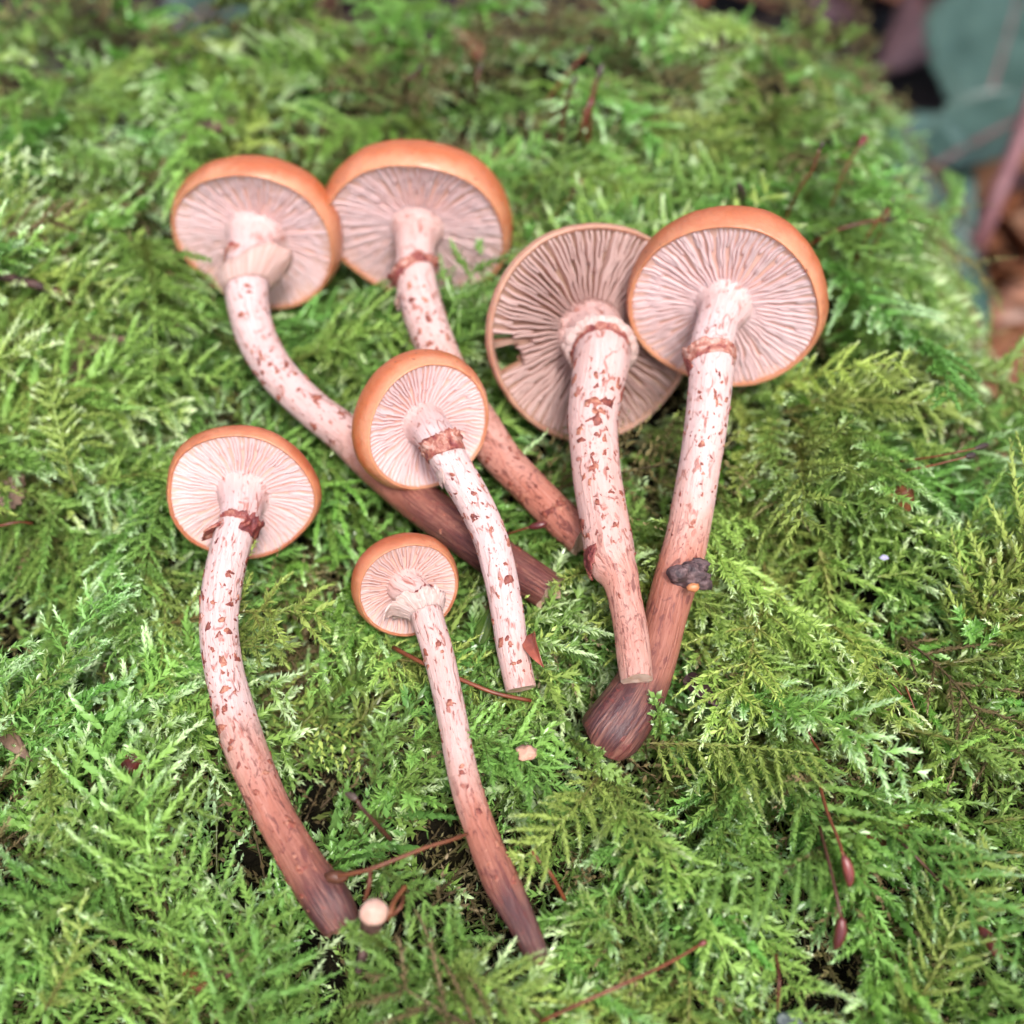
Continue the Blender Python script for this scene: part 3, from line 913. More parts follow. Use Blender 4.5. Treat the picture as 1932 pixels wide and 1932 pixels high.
# ------------------------------------------------------------------ moss
def leafy(path, n_leaf, L, Wd, ang, cup, tip0, tip1, jit=.25, taper=.6, a_off=0.0):
    """pointed leaves set spirally along a path -> (verts, tris, tip attribute)"""
    c, _ = catmull(path, max(6, min(24, n_leaf // 4)))
    T, Nn, Bb = frames(c)
    f = np.clip((np.arange(n_leaf) + rng.uniform(0, .8, n_leaf)) / n_leaf, 0, .999)
    x = f * (len(c) - 1)
    i = x.astype(int); fr = (x - i)[:, None]
    i2 = np.minimum(i + 1, len(c) - 1)
    p = c[i] * (1 - fr) + c[i2] * fr
    t, n, b = T[i], Nn[i], Bb[i]
    a = np.arange(n_leaf) * 2.39996 + a_off + rng.normal(0, .3, n_leaf)
    rad = n * np.cos(a)[:, None] + b * np.sin(a)[:, None]
    sde = np.cross(t, rad)
    al = np.clip(ang * (1 - .4 * f) + rng.normal(0, jit, n_leaf) * .6, .15, 1.5)
    d = t * np.cos(al)[:, None] + rad * np.sin(al)[:, None]
    nl = rad * np.cos(al)[:, None] - t * np.sin(al)[:, None]
    sz = (1 - taper * f ** 2.5) * rng.uniform(.75, 1.25, n_leaf)
    l = (L * sz)[:, None]; w = (Wd * sz)[:, None]
    v0 = p + nl * (cup * w * .3)
    v1 = p + d * l * .36 + sde * w * .5 - nl * (cup * w)
    v3 = p + d * l * .36 - sde * w * .5 - nl * (cup * w)
    v2 = p + d * l - nl * l * rng.uniform(-.25, .2, n_leaf)[:, None]
    V = np.stack([v0, v1, v2, v3], 1).reshape(-1, 3)
    k = np.arange(n_leaf)[:, None] * 4
    F = np.concatenate([k + np.array([[0, 1, 2]]), k + np.array([[0, 2, 3]])], 0)
    tp = np.repeat(tip0 + (tip1 - tip0) * f, 4).reshape(-1, 4)
    tp[:, 2] += .16
    tp[:, 0] -= .08
    return V, F, tp.ravel()

def rod(path, r0, r1, n=6):
    c, _ = catmull(path, n)
    V, F = tube(c, np.linspace(r0, r1, n), 3, False)
    F2 = []
    for q in F:
        F2 += [(q[0], q[1], q[2]), (q[0], q[2], q[3])]
    return np.array(V), np.array(F2)

class Acc:
    def __init__(s):
        s.V, s.F, s.T, s.n = [], [], [], 0
    def add(s, V, F, T):
        s.V.append(V); s.F.append(F + s.n); s.T.append(np.broadcast_to(T, (len(V),))); s.n += len(V)
    def done(s):
        return np.vstack(s.V), np.vstack(s.F), np.concatenate(s.T)

LEAF = dict(feather=(1.55, .54, .82), dead=(1.1, .34, .75), fine=(1.25, .40, .9), broad=(1.6, .85, .6), plump=(1.4, 1.0, .45))
mm = .001
def build_frond(ax, kind, Lb, sp, lod=1.0, up=(0, 0, 1), sides=(1, -1), flat=1.0, fwd=(.7, 1.05)):
    """feathery frond along the axis points ax: leafy axis + side branches, each clad in tiny pointed leaves"""
    A = Acc()
    R = rng.uniform
    lf = LEAF[kind]
    ax, sl = catmull(ax, 24)
    k = len(ax); L = sl[-1]
    up = np.array(up, float)
    big = 1 / lod ** .3
    A.add(*leafy(ax[::3], int(L / mm * 4 * lod), lf[0] * mm, lf[1] * mm * big, .6, .2, .05, .8))
    A.add(*rod(ax[::4], .2 * mm, .08 * mm), .0)
    for sdn in sides:
        x = R(.03, .1) * L
        while x < L * .97:
            f = x / L
            bl = Lb * max(.2, math.sin(PI * (.16 + .80 * f)) ** .75) * R(.55, 1.2)
            q = f * (k - 1); i = min(int(q), k - 2); p = ax[i] * (1 - q + i) + ax[i + 1] * (q - i)
            t = ax[i + 1] - ax[i]; t = t / np.linalg.norm(t)
            s_ = np.cross(up, t); s_ = s_ / (np.linalg.norm(s_) + 1e-9) * sdn
            u_ = np.cross(t, s_) * sdn
            an = R(*fwd)
            d = t * math.cos(an) + s_ * math.sin(an) + u_ * R(-.35, .5) * flat
            bow = t * R(.0, .45) + u_ * R(-.55, .15)
            path = np.array([p, p + d * bl * .36, p + (d * .70 + bow * .10) * bl, p + (d * .95 + bow * .35) * bl])
            nl = max(8, int(bl / mm * 6.4 * lod))
            A.add(*leafy(path, nl, lf[0] * .92 * mm, lf[1] * mm * big, lf[2], .2, .25 + .35 * f, .92))
            if lod > .7:
                A.add(*rod(path, .12 * mm, .05 * mm, 4), .15 + .3 * f)
            x += sp * R(.6, 1.5)
    return A.done()

def frond_mesh(kind, lod=1.0):
    """one moss frond growing along +X from the origin, lying in the XY plane"""
    R = rng.uniform
    if kind in ('feather', 'dead', 'fine', 'broad'):
        L = R(17, 29) * mm
        bend = R(-.4, .4); arch = R(.05, .28); droop = R(.1, .45)
        ax = np.array([[L * f, bend * L * f * f, L * (arch * f - droop * f ** 2.6)] for f in np.linspace(0, 1, 7)])
        Lb = R(6.5, 11.5) * mm if kind != 'fine' else R(5, 8) * mm
        sp = dict(feather=R(2.4, 3.2), broad=R(2.4, 3.2), dead=R(2.4, 3.2), fine=R(1.8, 2.4))[kind] * mm
        return build_frond(ax, kind, Lb, sp, lod)
    A = Acc()
    if kind == 'plump':
        for q in range(int(R(5, 9))):
            a = R(-1.1, 1.1); L = R(5, 11) * mm
            st = np.array([R(0, 5) * mm, R(-3, 3) * mm, R(-1, .5) * mm])
            d = np.array([math.cos(a), math.sin(a), R(-.1, .45)])
            path = np.array([st, st + d * L * .4, st + d * L * .75 + np.array([0, 0, R(-1, .5) * mm]), st + d * L + np.array([0, 0, R(-2.5, .4) * mm])])
            A.add(*leafy(path, int(L / mm * 7 * lod), 1.3 * mm, .95 * mm, .45, .28, .2, .9, .15, .4))
    else:
        for q in range(int(R(5, 8))):
            a = R(0, 6.28); L = R(4, 8) * mm
            st = np.array([R(-4, 4) * mm, R(-4, 4) * mm, -3 * mm])
            d = np.array([math.cos(a) * .7, math.sin(a) * .7, R(.5, 1.0)])
            path = np.array([st, st + d * L * .35, st + d * L * .7, st + d * L])
            A.add(*leafy(path, int(L / mm * 7 * lod), 1.7 * mm, .55 * mm, .95, .15, .15, .95, .3, .4))
    return A.done()

def np_mesh(name, V, F, attrs, mats, mi=None):
    me = bpy.data.meshes.new(name)
    me.vertices.add(len(V)); me.vertices.foreach_set('co', V.astype(np.float32).ravel())
    me.loops.add(len(F) * 3); me.loops.foreach_set('vertex_index', F.astype(np.int32).ravel())
    me.polygons.add(len(F)); me.polygons.foreach_set('loop_start', np.arange(0, len(F) * 3, 3, dtype=np.int32))
    for k_, a in attrs.items():
        at = me.attributes.new(k_, 'FLOAT', 'POINT'); at.data.foreach_set('value', a.astype(np.float32))
    for m_ in mats:
        me.materials.append(m_)
    if mi is not None:
        me.polygons.foreach_set('material_index', mi.astype(np.int32))
    me.update(calc_edges=True)
    return me

MSLOT = ['moss', 'moss_yellow', 'moss_plump', 'moss_dead_and_gap_shade']
KINDS = {('feather', 0): 8, ('feather', 1): 6, ('fine', 0): 4, ('fine', 1): 3, ('broad', 0): 3, ('plump', 2): 5, ('tuft', 0): 4, ('dead', 3): 4}
LIB = {}
for (kd, ms), cnt in KINDS.items():
    for lod in (1.0, .4):
        LIB[(kd, ms, lod)] = []
        for q in range(cnt if lod == 1 else max(2, cnt // 2)):
            V, F, T = frond_mesh(kd, lod)
            LIB[(kd, ms, lod)].append((V, F, T, V[rng.choice(len(V), 48)]))

OB = np.array([tuple(map(float, o_)) for o_ in OBST])
def clearance(pts, c):
    """how far (m) a set of points must be lowered to stay under the mushrooms"""
    near = OB[(np.abs(OB[:, 0] - c[0]) < .036) & (np.abs(OB[:, 1] - c[1]) < .036)]
    if not len(near): return 0.0
    dx = pts[:, None, 0] - near[None, :, 0]; dy = pts[:, None, 1] - near[None, :, 1]
    d2 = dx * dx + dy * dy
    r = near[None, :, 3] * .95
    zl = near[None, :, 2] - np.sqrt(np.clip(r * r - d2, 0, None)) * .45
    return float(np.where(d2 < r * r, pts[:, None, 2] - zl, 0).max(initial=0))

def pnoise(x, y, s, o_=0.0):
    return mnoise.noise(Vector((x * s + o_, y * s - o_ * .7, o_)))

def in_view(x, y, z, marg=.18):
    v = Vector((x, y, z)) - CAM
    d = v.dot(FWD)
    if d < .03: return False
    return abs(v.dot(RGT) / d / TAN) < 1 + marg and abs(v.dot(UPV) / d / TAN) < 1 + marg

# mound height and edge distance on a table
tx_ = np.linspace(-.34, .36, 281); ty_ = np.linspace(-.2, .36, 225)
TX, TY = np.meshgrid(tx_, ty_)
TZ = mound_z(TX, TY); TE = edge_dist(TX, TY).reshape(TX.shape)
def tab(A_, x, y):
    fx_ = min(max((x - tx_[0]) / (tx_[1] - tx_[0]), 0), 279.999); fy_ = min(max((y - ty_[0]) / (ty_[1] - ty_[0]), 0), 223.999)
    i, j = int(fx_), int(fy_); u, v = fx_ - i, fy_ - j
    return (A_[j, i] * (1 - u) + A_[j, i + 1] * u) * (1 - v) + (A_[j + 1, i] * (1 - u) + A_[j + 1, i + 1] * u) * v

mV, mF, mT, mR, mM = [], [], [], [], []
moss_n = 0; moss_tris = 0
def place(x, y, depth, lod, big=1.0, under=False):
    global moss_n, moss_tris
    if tab(TE, x, y) > .04: return False
    z = tab(TZ, x, y)
    e = .004
    nrm = Vector((-(tab(TZ, x + e, y) - tab(TZ, x - e, y)) / (2 * e), -(tab(TZ, x, y + e) - tab(TZ, x, y - e)) / (2 * e), 1)).normalized()
    yel = pnoise(x, y, 22, 3.1) + (.22 if x > .02 and y < .04 else -.10)
    plm = pnoise(x, y, 34, 9.4) + (.25 if (x > .045 and y < -.03) else 0)
    ded = pnoise(x, y, 45, 15.2)
    tuf = pnoise(x, y, 30, 21.0) + (.2 if y > .06 else -.1)
    u = random.random()
    if ded > .42 and u < .4: key = ('dead', 3)
    elif plm > .30 and u < .6: key = ('plump', 2)
    elif tuf > .3 and u < .6: key = ('tuft', 0)
    elif yel > .12: key = ('feather', 1) if u < .75 else ('fine', 1)
    else: key = ('feather', 0) if u < .66 else (('fine', 0) if u < .9 else ('broad', 0))
    if random.random() < .02: key = ('dead', 3)
    if under and random.random() < .6: key = ('dead', 3)  # brown dead lower moss, also painting shade into the gaps between fronds
    V, F, T, sub = random.choice(LIB[key + (lod,)])
    yaw = 2.6 * pnoise(x, y, 14, 5.5) * PI * .6 + random.gauss(0, .55) - .6
    pitch = random.gauss(-.10, .24)
    roll = random.gauss(0, .26)
    sc = big * random.uniform(1.0, 1.6)
    tx = Vector((1, 0, 0)); tx = (tx - nrm * tx.dot(nrm)).normalized(); ty = nrm.cross(tx)
    Rm = np.array(Matrix((tx, ty, nrm)).transposed() @ Euler((roll, pitch, yaw), 'XYZ').to_matrix())
    if random.random() < .5:
        Rm = Rm @ np.diag([1, -1, 1])
    P0 = np.array([x, y, z + depth + .0025])
    need = clearance(sub * sc @ Rm.T + P0, P0)
    if need > 0:
        if need > .014: return False
        P0[2] -= need + random.uniform(0, .001)
    W = V * sc @ Rm.T + P0
    r_ = random.random()
    mV.append(W); mF.append(F + moss_n); mT.append(T); mR.append(np.full(len(W), r_)); mM.append(np.full(len(F), key[1]))
    moss_n += len(W); moss_tris += len(F)
    return True

def scatter(n, d0, d1, lod, big=1.0, marg=.2, only_far=False, hole_sink=.013):
    c = 0; tries = 0
    while c < n and tries < n * 12:
        tries += 1
        x = random.uniform(-.26, .27); y = random.uniform(-.12, .30)
        if not in_view(x, y, -.003, marg): continue
        far = y > .085
        if far and lod == 1.0 and random.random() < .75: continue
        if only_far and y < .065: continue
        # clumps and hollows: the carpet is not level
        hl = pnoise(x, y, 48, 31.7) + .5 * pnoise(x, y, 95, 12.3) + (.07 if x < 0 and y < 0 else -.02)
        dz = -hole_sink * min(1, max(0, (hl + .02) / .22))
        if dz < -.004 and lod == 1.0 and random.random() < .78: continue
        if place(x, y, random.uniform(d0, d1) + dz, lod, big, d1 < -.01): c += 1

scatter(1000, -.018, -.011, .4, 1.1, hole_sink=.002)
scatter(380, -.008, -.002, .4, .85, only_far=True)
scatter(520, -.0075, -.002, 1.0)
scatter(400, -.003, .002, 1.0, 1.05)

FM = np.vstack(mF)
me = np_mesh('moss_carpet', np.vstack(mV), FM, {'tip': np.concatenate(mT), 'rnd': np.concatenate(mR)}, [M[k_] for k_ in MSLOT], np.concatenate(mM))
moss = bpy.data.objects.new('moss_carpet', me)
COL.objects.link(moss)
tag(moss, 'thick carpet of green feathery moss covering the mound', 'moss'); moss['kind'] = 'stuff'
print('MOSS fronds', len(mV), 'tris', moss_tris)

def PM(px, py, hh=0.0):
    """point at a pixel, hh millimetres above the mound's moss surface"""
    h = 0.0
    for _ in range(6):
        p = P(px, py, h)
        h = tab(TZ, p.x, p.y) * 1000 + hh + 2.5
    return P(px, py, h)

# prominent fronds that stand out of the carpet one by one
def hero(path, label, kind='feather', mat='moss', Lb=7.0, sp=2.1, sides=(1, -1), flat=1.0, fwd=(.7, 1.05)):
    pth = [PM(*q) for q in path]
    rn = .5
    for _ in range(200):
        rn = random.uniform(.42, .66)
        if .1 < (rn * 7.31) % 1 < .45 and .05 < (rn * 23.7) % 1 < .4: break
    V, F, T = build_frond(np.array([tuple(p) for p in pth]), kind, Lb * mm, sp * mm, 1.0, (0, -.3, 1), sides, flat, fwd)
    o3 = np.array(pth[0])
    me = np_mesh('moss_frond', V - o3, F, {'tip': T, 'rnd': np.full(len(V), rn)}, [M[mat]])
    ob = bpy.data.objects.new('moss_frond', me)
    COL.objects.link(ob); ob.location = o3
    return tag(ob, label, 'moss frond', 'moss fronds standing out of the carpet')

hero([(1475, 778, 1), (1580, 742, 5), (1690, 705, 7), (1800, 660, 7)], 'long pale moss plume reaching outward beside the glossy raised cap', mat='moss_yellow', Lb=8, fwd=(.4, .75))
hero([(1480, 780, 1), (1620, 755, 5), (1750, 765, 6), (1880, 800, 5)], 'yellow-green moss plume running towards the mound edge below the pale plume', mat='moss_yellow', Lb=9, fwd=(.5, .85))
hero([(1490, 785, 1), (1570, 850, 4), (1640, 915, 5), (1690, 985, 4)], 'yellow-green moss frond curving down towards a brown leaf tip', mat='moss_yellow', Lb=7)
hero([(1470, 790, 1), (1440, 850, 4), (1400, 910, 4)], 'short pale moss shoot just beneath the raised cap', mat='moss_yellow', Lb=4)
hero([(1352, 905, 1), (1384, 1010, 4), (1392, 1130, 5), (1384, 1260, 3)], 'thick upright moss shoot alongside the stem with the dirt knob', Lb=3.2, sp=2.6)
hero([(1390, 915, 2), (1490, 935, 5), (1590, 945, 6), (1700, 975, 4)], 'bright green moss frond arching past the brown leaf tip', Lb=6)
hero([(1225, 1402, 1), (1340, 1405, 4), (1450, 1412, 5), (1560, 1425, 3)], 'comb-like moss frond with brownish rib beside the thick brown root', mat='moss_yellow', Lb=11, sp=1.8, sides=(-1,), fwd=(1.0, 1.35))
hero([(1600, 1610, 2), (1500, 1625, 6), (1400, 1645, 7), (1300, 1668, 5)], 'plump pale moss shoot with hanging side branches beside two drooping capsules', kind='broad', mat='moss', Lb=9, sp=2.2, sides=(1,), fwd=(.9, 1.3))
hero([(1700, 1945, 1), (1765, 1830, 5), (1815, 1710, 6), (1880, 1590, 4)], 'large yellow-ribbed moss frond beside the stalkless red capsule', mat='moss_yellow', Lb=10, sp=2.2)
hero([(850, 1845, 1), (760, 1835, 4), (690, 1870, 4)], 'moss frond spreading sideways below the blackened stem tip', Lb=8)
hero([(840, 1840, 1), (910, 1850, 5), (1010, 1890, 3)], 'moss frond fanning out under the blackened stem tip', mat='moss_yellow', Lb=8)
hero([(850, 1850, 1), (860, 1900, 3), (850, 1960, 2)], 'short moss frond pointing straight down from a fan under the blackened stem tip', Lb=6)
hero([(85, 1905, 1), (125, 1830, 5), (150, 1760, 5), (135, 1700, 3)], 'bright star-tipped moss frond beside the curled brown leaf scrap', mat='moss_yellow', Lb=5, sp=2.6)
hero([(10, 1640, 1), (140, 1590, 4), (260, 1555, 5), (400, 1520, 3)], 'green moss frond lying level towards the bend of the lone curved stem', Lb=8)
hero([(100, 1420, 1), (95, 1520, 4), (125, 1600, 3)], 'upright yellow moss frond near a blurred dark red berry', mat='moss_yellow', Lb=6)
hero([(145, 930, 1), (115, 830, 6), (92, 720, 6)], 'upright yellow-green moss frond beside the brown crumbled leaf', mat='moss_yellow', Lb=6)
hero([(330, 870, 1), (290, 980, 4), (262, 1110, 4), (240, 1230, 2)], 'long moss frond hanging beside the cap with two ring flaps', Lb=8)
hero([(1075, 1395, 1), (1130, 1438, 5), (1188, 1478, 3)], 'bright single moss shoot lying just under the thick brown root', kind='broad', Lb=1.5, sp=1.6)
hero([(1246, 1385, 1), (1243, 1345, 5), (1236, 1310, 6)], 'tiny bright moss shoot standing against the thick brown root', kind='broad', Lb=1.2, sp=1.6)
hero([(1130, 1062, 2), (1085, 1085, 5), (1040, 1108, 6)], 'pale feathery moss shoot touching the dark torn stem base', mat='moss_yellow', Lb=1.6, sp=1.4)
hero([(1350, 815, 3), (1310, 790, 11), (1278, 775, 13)], 'moss tip leaning over the edge of the broad flat cap', mat='moss_yellow', Lb=2.2, sp=1.4)
hero([(1140, 1450, 1), (1080, 1530, 5), (1010, 1600, 5), (945, 1650, 3)], 'long yellow-green moss frond sweeping towards the small mushroom stem', mat='moss_yellow', Lb=7, sp=1.9)
hero([(1150, 1455, 1), (1190, 1560, 5), (1225, 1680, 3)], 'moss frond hanging down below the brown root and comb-like frond', mat='moss_yellow', Lb=8)
hero([(730, 1790, 1), (690, 1765, 5), (640, 1745, 7)], 'small moss shoot covering the base of the lone curved stem', Lb=2.0, sp=1.3)
hero([(700, 1480, 1), (722, 1400, 5), (735, 1330, 5)], 'dark green moss frond standing left of the small mushroom stem', Lb=4)
hero([(720, 1640, 1), (790, 1690, 4), (860, 1760, 3)], 'pale moss frond hanging below the rusty twig', Lb=6)

# ------------------------------------------------------------------ moss sporophytes: seta + capsule
def sporo(path, label, r=.16, cap=None, mat='seta', cmat='capsule', group=None):
    """path of (px,py,hh) from foot to tip; cap=(px,py,hh,width px) end point of the capsule"""
    pp = [PM(*q) for q in path]
    root = thing('moss_sporophyte', label, 'spore stalk', pp[0], group or 'spore stalks of the moss')
    c, _ = catmull([tuple(p) for p in pp], 18)
    r *= 1.75 if path[0][1] > 520 else 2.3
    V, F = tube(c, np.linspace(r * mm, r * .8 * mm, 18), 6)
    part('seta', V, F, M[mat], root)
    if cap:
        e = np.array(PM(*cap[:3])); b_ = c[-1]
        w = cap[3] * mpp(Vector(e)) * .5
        ts = np.linspace(0, 1, 14)
        bow = np.array([w * .35, 0, 0])
        cc = np.array([b_ * (1 - t) + e * t + bow * math.sin(t * PI) for t in ts])
        rr = w * np.array([max(.12, (math.sin(PI * min(1, t * .9 + .06)) ** .55)) for t in ts])
        V, F = tube(cc, rr, 10)
        cp = part('capsule', V, F, M[cmat], root)
        V, F = tube([cc[-2], cc[-1], cc[-1] + (cc[-1] - cc[-2]) * .8], [rr[-2] * .8, rr[-1] * .9, rr[-1] * .3], 8)
        part('lid', V, F, M['capsule_dark'], root, cp)
    return root

sporo([(1478, 425, 0), (1500, 370, 8), (1530, 325, 14), (1547, 280, 18)], 'rusty spore stalk rising behind the glossy cap, tip darkened', .15, (1551, 268, 19, 8), 'seta', 'capsule_dark')
sporo([(1565, 400, 0), (1590, 330, 8), (1620, 275, 14)], 'thin faint spore stalk with a small orange-red head', .09, (1632, 254, 15, 14), 'seta', 'capsule')
sporo([(1402, 400, 4), (1399, 380, 10)], 'short spore stalk with oval grey capsule poking up behind the glossy cap', .14, (1393, 347, 17, 18), 'seta_dark', 'capsule_dark')
sporo([(1610, 500, 0), (1640, 440, 10), (1675, 392, 16)], 'rusty spore stalk crossing another, base buried beside the glossy cap', .15, (1685, 368, 18, 9), 'seta', 'capsule_dark')
sporo([(1632, 498, 0), (1658, 445, 8), (1678, 395, 13)], 'rusty spore stalk of the crossing pair, slightly shorter', .15, (1684, 376, 14, 9), 'seta', 'capsule_dark')
sporo([(1515, 470, 0), (1575, 436, 8), (1640, 418, 12), (1668, 416, 13)], 'bent rusty spore stalk leaning sideways from the glossy cap edge', .2, (1684, 414, 14, 8), 'seta', 'capsule_dark')
sporo([(1055, 270, 0), (1066, 205, 8), (1080, 160, 14)], 'dark upright spore stalk behind the broad flat cap', .22, (1086, 143, 15, 10), 'seta_dark', 'capsule_dark')
sporo([(1108, 275, 0), (1112, 215, 8), (1125, 150, 15)], 'red-brown spore stalk in a close bunch of upright stalks', .26, (1136, 120, 18, 12), 'seta', 'capsule_dark')
sporo([(1088, 268, 0), (1098, 240, 6), (1108, 205, 10)], 'short thick red spore stalk in the close bunch', .3, (1118, 180, 12, 10), 'seta', 'capsule')
sporo([(1030, 192, 0), (1070, 140, 6), (1105, 100, 10)], 'blurred slanting tan spore stalk behind the upright bunch', .2, (1116, 86, 11, 9), 'seta', 'capsule_dark')
sporo([(893, 195, 0), (897, 160, 6), (904, 130, 9)], 'blurred lone dark spore stalk above the cap with the fleck', .24, (906, 121, 9, 9), 'seta_dark', 'capsule_dark')
sporo([(758, 178, 0), (772, 150, 6), (788, 132, 8)], 'blurred leaning dark spore stalk above the middle of the twin caps', .24, (794, 124, 8, 9), 'seta_dark', 'capsule_dark')
sporo([(1040, 418, 0), (1060, 388, 5), (1078, 372, 8)], 'spore stalk with bright red capsule between two caps', .15, (1096, 338, 12, 17), 'seta', 'capsule')
sporo([(1698, 870, 1), (1760, 862, 5), (1812, 852, 8), (1840, 846, 9)], 'thin dark forked-looking spore stalk with far black bead above the brown leaf tip', .11, (1864, 838, 10, 12), 'seta', 'capsule_dark')
sporo([(1692, 890, 1), (1750, 880, 5), (1800, 868, 7), (1822, 862, 8)], 'thin dark spore stalk with black bead, lower of two side by side', .11, (1838, 857, 8, 14), 'seta', 'capsule_dark')
sporo([(1546, 1478, 2), (1560, 1530, 5), (1580, 1580, 7), (1591, 1614, 8)], 'orange spore stalk with drooping brick-red capsule', .16, (1603, 1672, 6, 22), 'seta', 'capsule')
sporo([(1546, 1560, 2), (1562, 1620, 5), (1576, 1680, 6), (1587, 1731, 6)], 'dark spore stalk with drooping wine-red capsule hanging lowest', .16, (1576, 1790, 4, 24), 'seta_dark', 'capsule')
sporo([(1838, 1735, 2), (1846, 1748, 4)], 'stalkless-looking red capsule lying in moss near the large yellow-ribbed frond', .12, (1886, 1810, 4, 26), 'seta', 'capsule')
sporo([(1822, 1714, 1), (1770, 1660, 5), (1720, 1608, 6), (1690, 1580, 5), (1678, 1566, 4)], 'long bare dark spore stalk slanting from a brown flake', .14, None, 'seta_dark')
sporo([(1020, 1928, 2), (1090, 1895, 4), (1180, 1855, 6), (1265, 1815, 6), (1318, 1784, 5)], 'long red spore stalk curving over moss below the blackened stem tip', .16, (1332, 1774, 5, 12), 'seta', 'capsule')
sporo([(737, 1584, 0), (712, 1556, 4), (684, 1526, 7), (672, 1508, 8)], 'short dark hooked spore stalk right of the lone curved stem', .2, (652, 1497, 7, 15), 'seta_dark', 'capsule_dark')
sporo([(1066, 1698, 0), (1040, 1650, 4), (1018, 1625, 5), (1003, 1606, 5)], 'short red spore stalk half hidden beside the small mushroom stem', .18, None, 'seta')
sporo([(742, 1222, 0), (800, 1252, 3), (870, 1282, 4), (935, 1308, 4), (1002, 1322, 2)], 'wine-red spore stalk running behind the smallest mushroom stem', .22, None, 'seta')
sporo([(945, 1012, 1), (975, 1002, 4), (998, 995, 5)], 'spore stalk with glossy dark red capsule beside the middle mushroom stem', .12, (1032, 987, 5, 15), 'seta', 'capsule')
sporo([(1648, 1252, 2), (1672, 1278, 5), (1702, 1312, 4)], 'thin bright red hair-like stalk pair member lying on right-hand moss', .1, None, 'seta', group='hair-like red stalks')
sporo([(1684, 1258, 2), (1706, 1290, 5), (1730, 1350, 3)], 'thin bright red hair-like stalk, longer of the two side by side', .1, None, 'seta', group='hair-like red stalks')
sporo([(1464, 1800, 1), (1470, 1850, 4), (1467, 1905, 2)], 'thin orange stalk standing in a dark gap below the plump pale shoot', .14, None, 'seta')
sporo([(1715, 668, 1), (1790, 655, 6), (1860, 646, 9), (1945, 634, 10)], 'very long thin orange-red stalk crossing the moss towards the mound edge', .1, None, 'seta')
sporo([(1545, 1415, 1), (1532, 1395, 4), (1522, 1372, 4)], 'tiny red stalk stub above the comb-like frond tip', .13, None, 'seta')

# ------------------------------------------------------------------ twigs and scraps
def rodpart(name, path, r0, r1, mat, root, parent=None, seg=10, n=20, wob=.12, capends=True):
    c, _ = catmull([tuple(PM(*q)) for q in path], n)
    rr = np.linspace(r0 * mm, r1 * mm, n) * (1 + wob * rng.normal(0, .6, n))
    V, F = tube(c, rr, seg, capends)
    return part(name, V, F, mat, root, parent)

t = thing('twig', 'dark bare twig with pinkish tip lying on blurred moss', 'twig', PM(0, 520, 1))
tb = rodpart('bark', [(-60, 512, 1), (0, 520, 5), (60, 535, 6), (105, 550, 5)], 1.0, .85, M['twig'], t)
rodpart('tip', [(104, 550, 5), (122, 560, 5), (142, 578, 3)], .85, .4, M['capsule'], t)
t = thing('twig', 'thin red twig end beside the long hanging moss frond', 'twig', PM(0, 992, 1))
rodpart('bark', [(-40, 1000, 1), (0, 992, 4), (35, 985, 4), (62, 988, 2)], .35, .2, M['seta'], t)
t = thing('branching_twig', 'rusty branching twig with a pale pink cut end between two mushroom stems', 'twig', PM(640, 1652, 1))
rodpart('main_stem', [(628, 1655, 2), (690, 1642, 6), (745, 1622, 7), (800, 1600, 7), (850, 1585, 6), (885, 1572, 3)], .34, .26, M['twig_orange'], t)
rodpart('side_branch', [(698, 1640, 6), (697, 1665, 6), (688, 1700, 4)], .32, .3, M['twig_orange'], t)
rodpart('side_branch', [(712, 1745, 3), (735, 1722, 6), (744, 1700, 5), (765, 1672, 3)], .45, .35, M['twig_orange'], t)
rodpart('side_branch', [(728, 1735, 4), (755, 1712, 6), (762, 1690, 4)], .35, .25, M['twig_orange'], t)
V, F = tube([tuple(PM(697, 1760, 1)), tuple(PM(701, 1740, 5)), tuple(PM(705, 1722, 8.2))], [.0015, .0016, .0015], 16, False)
st_ = part('stub', V, F, M['twig'], t)
V, F = lump_mesh(PM(705, 1721, 8.0), .0019, 4.4, (1, .95, .8), .12, 20, 12)
part('cut_end', V, F, M['twig_pink'], t, st_)
rodpart('side_branch', [(690, 1770, 2), (685, 1800, 2), (676, 1835, 1)], .9, .5, M['twig'], t)
kb = lump_mesh(P(634, 1654, 7), .0011, 7.7, (1.5, .8, .7), .3, 14, 8)
part('knot', kb[0], kb[1], M['seta_dark'], t)

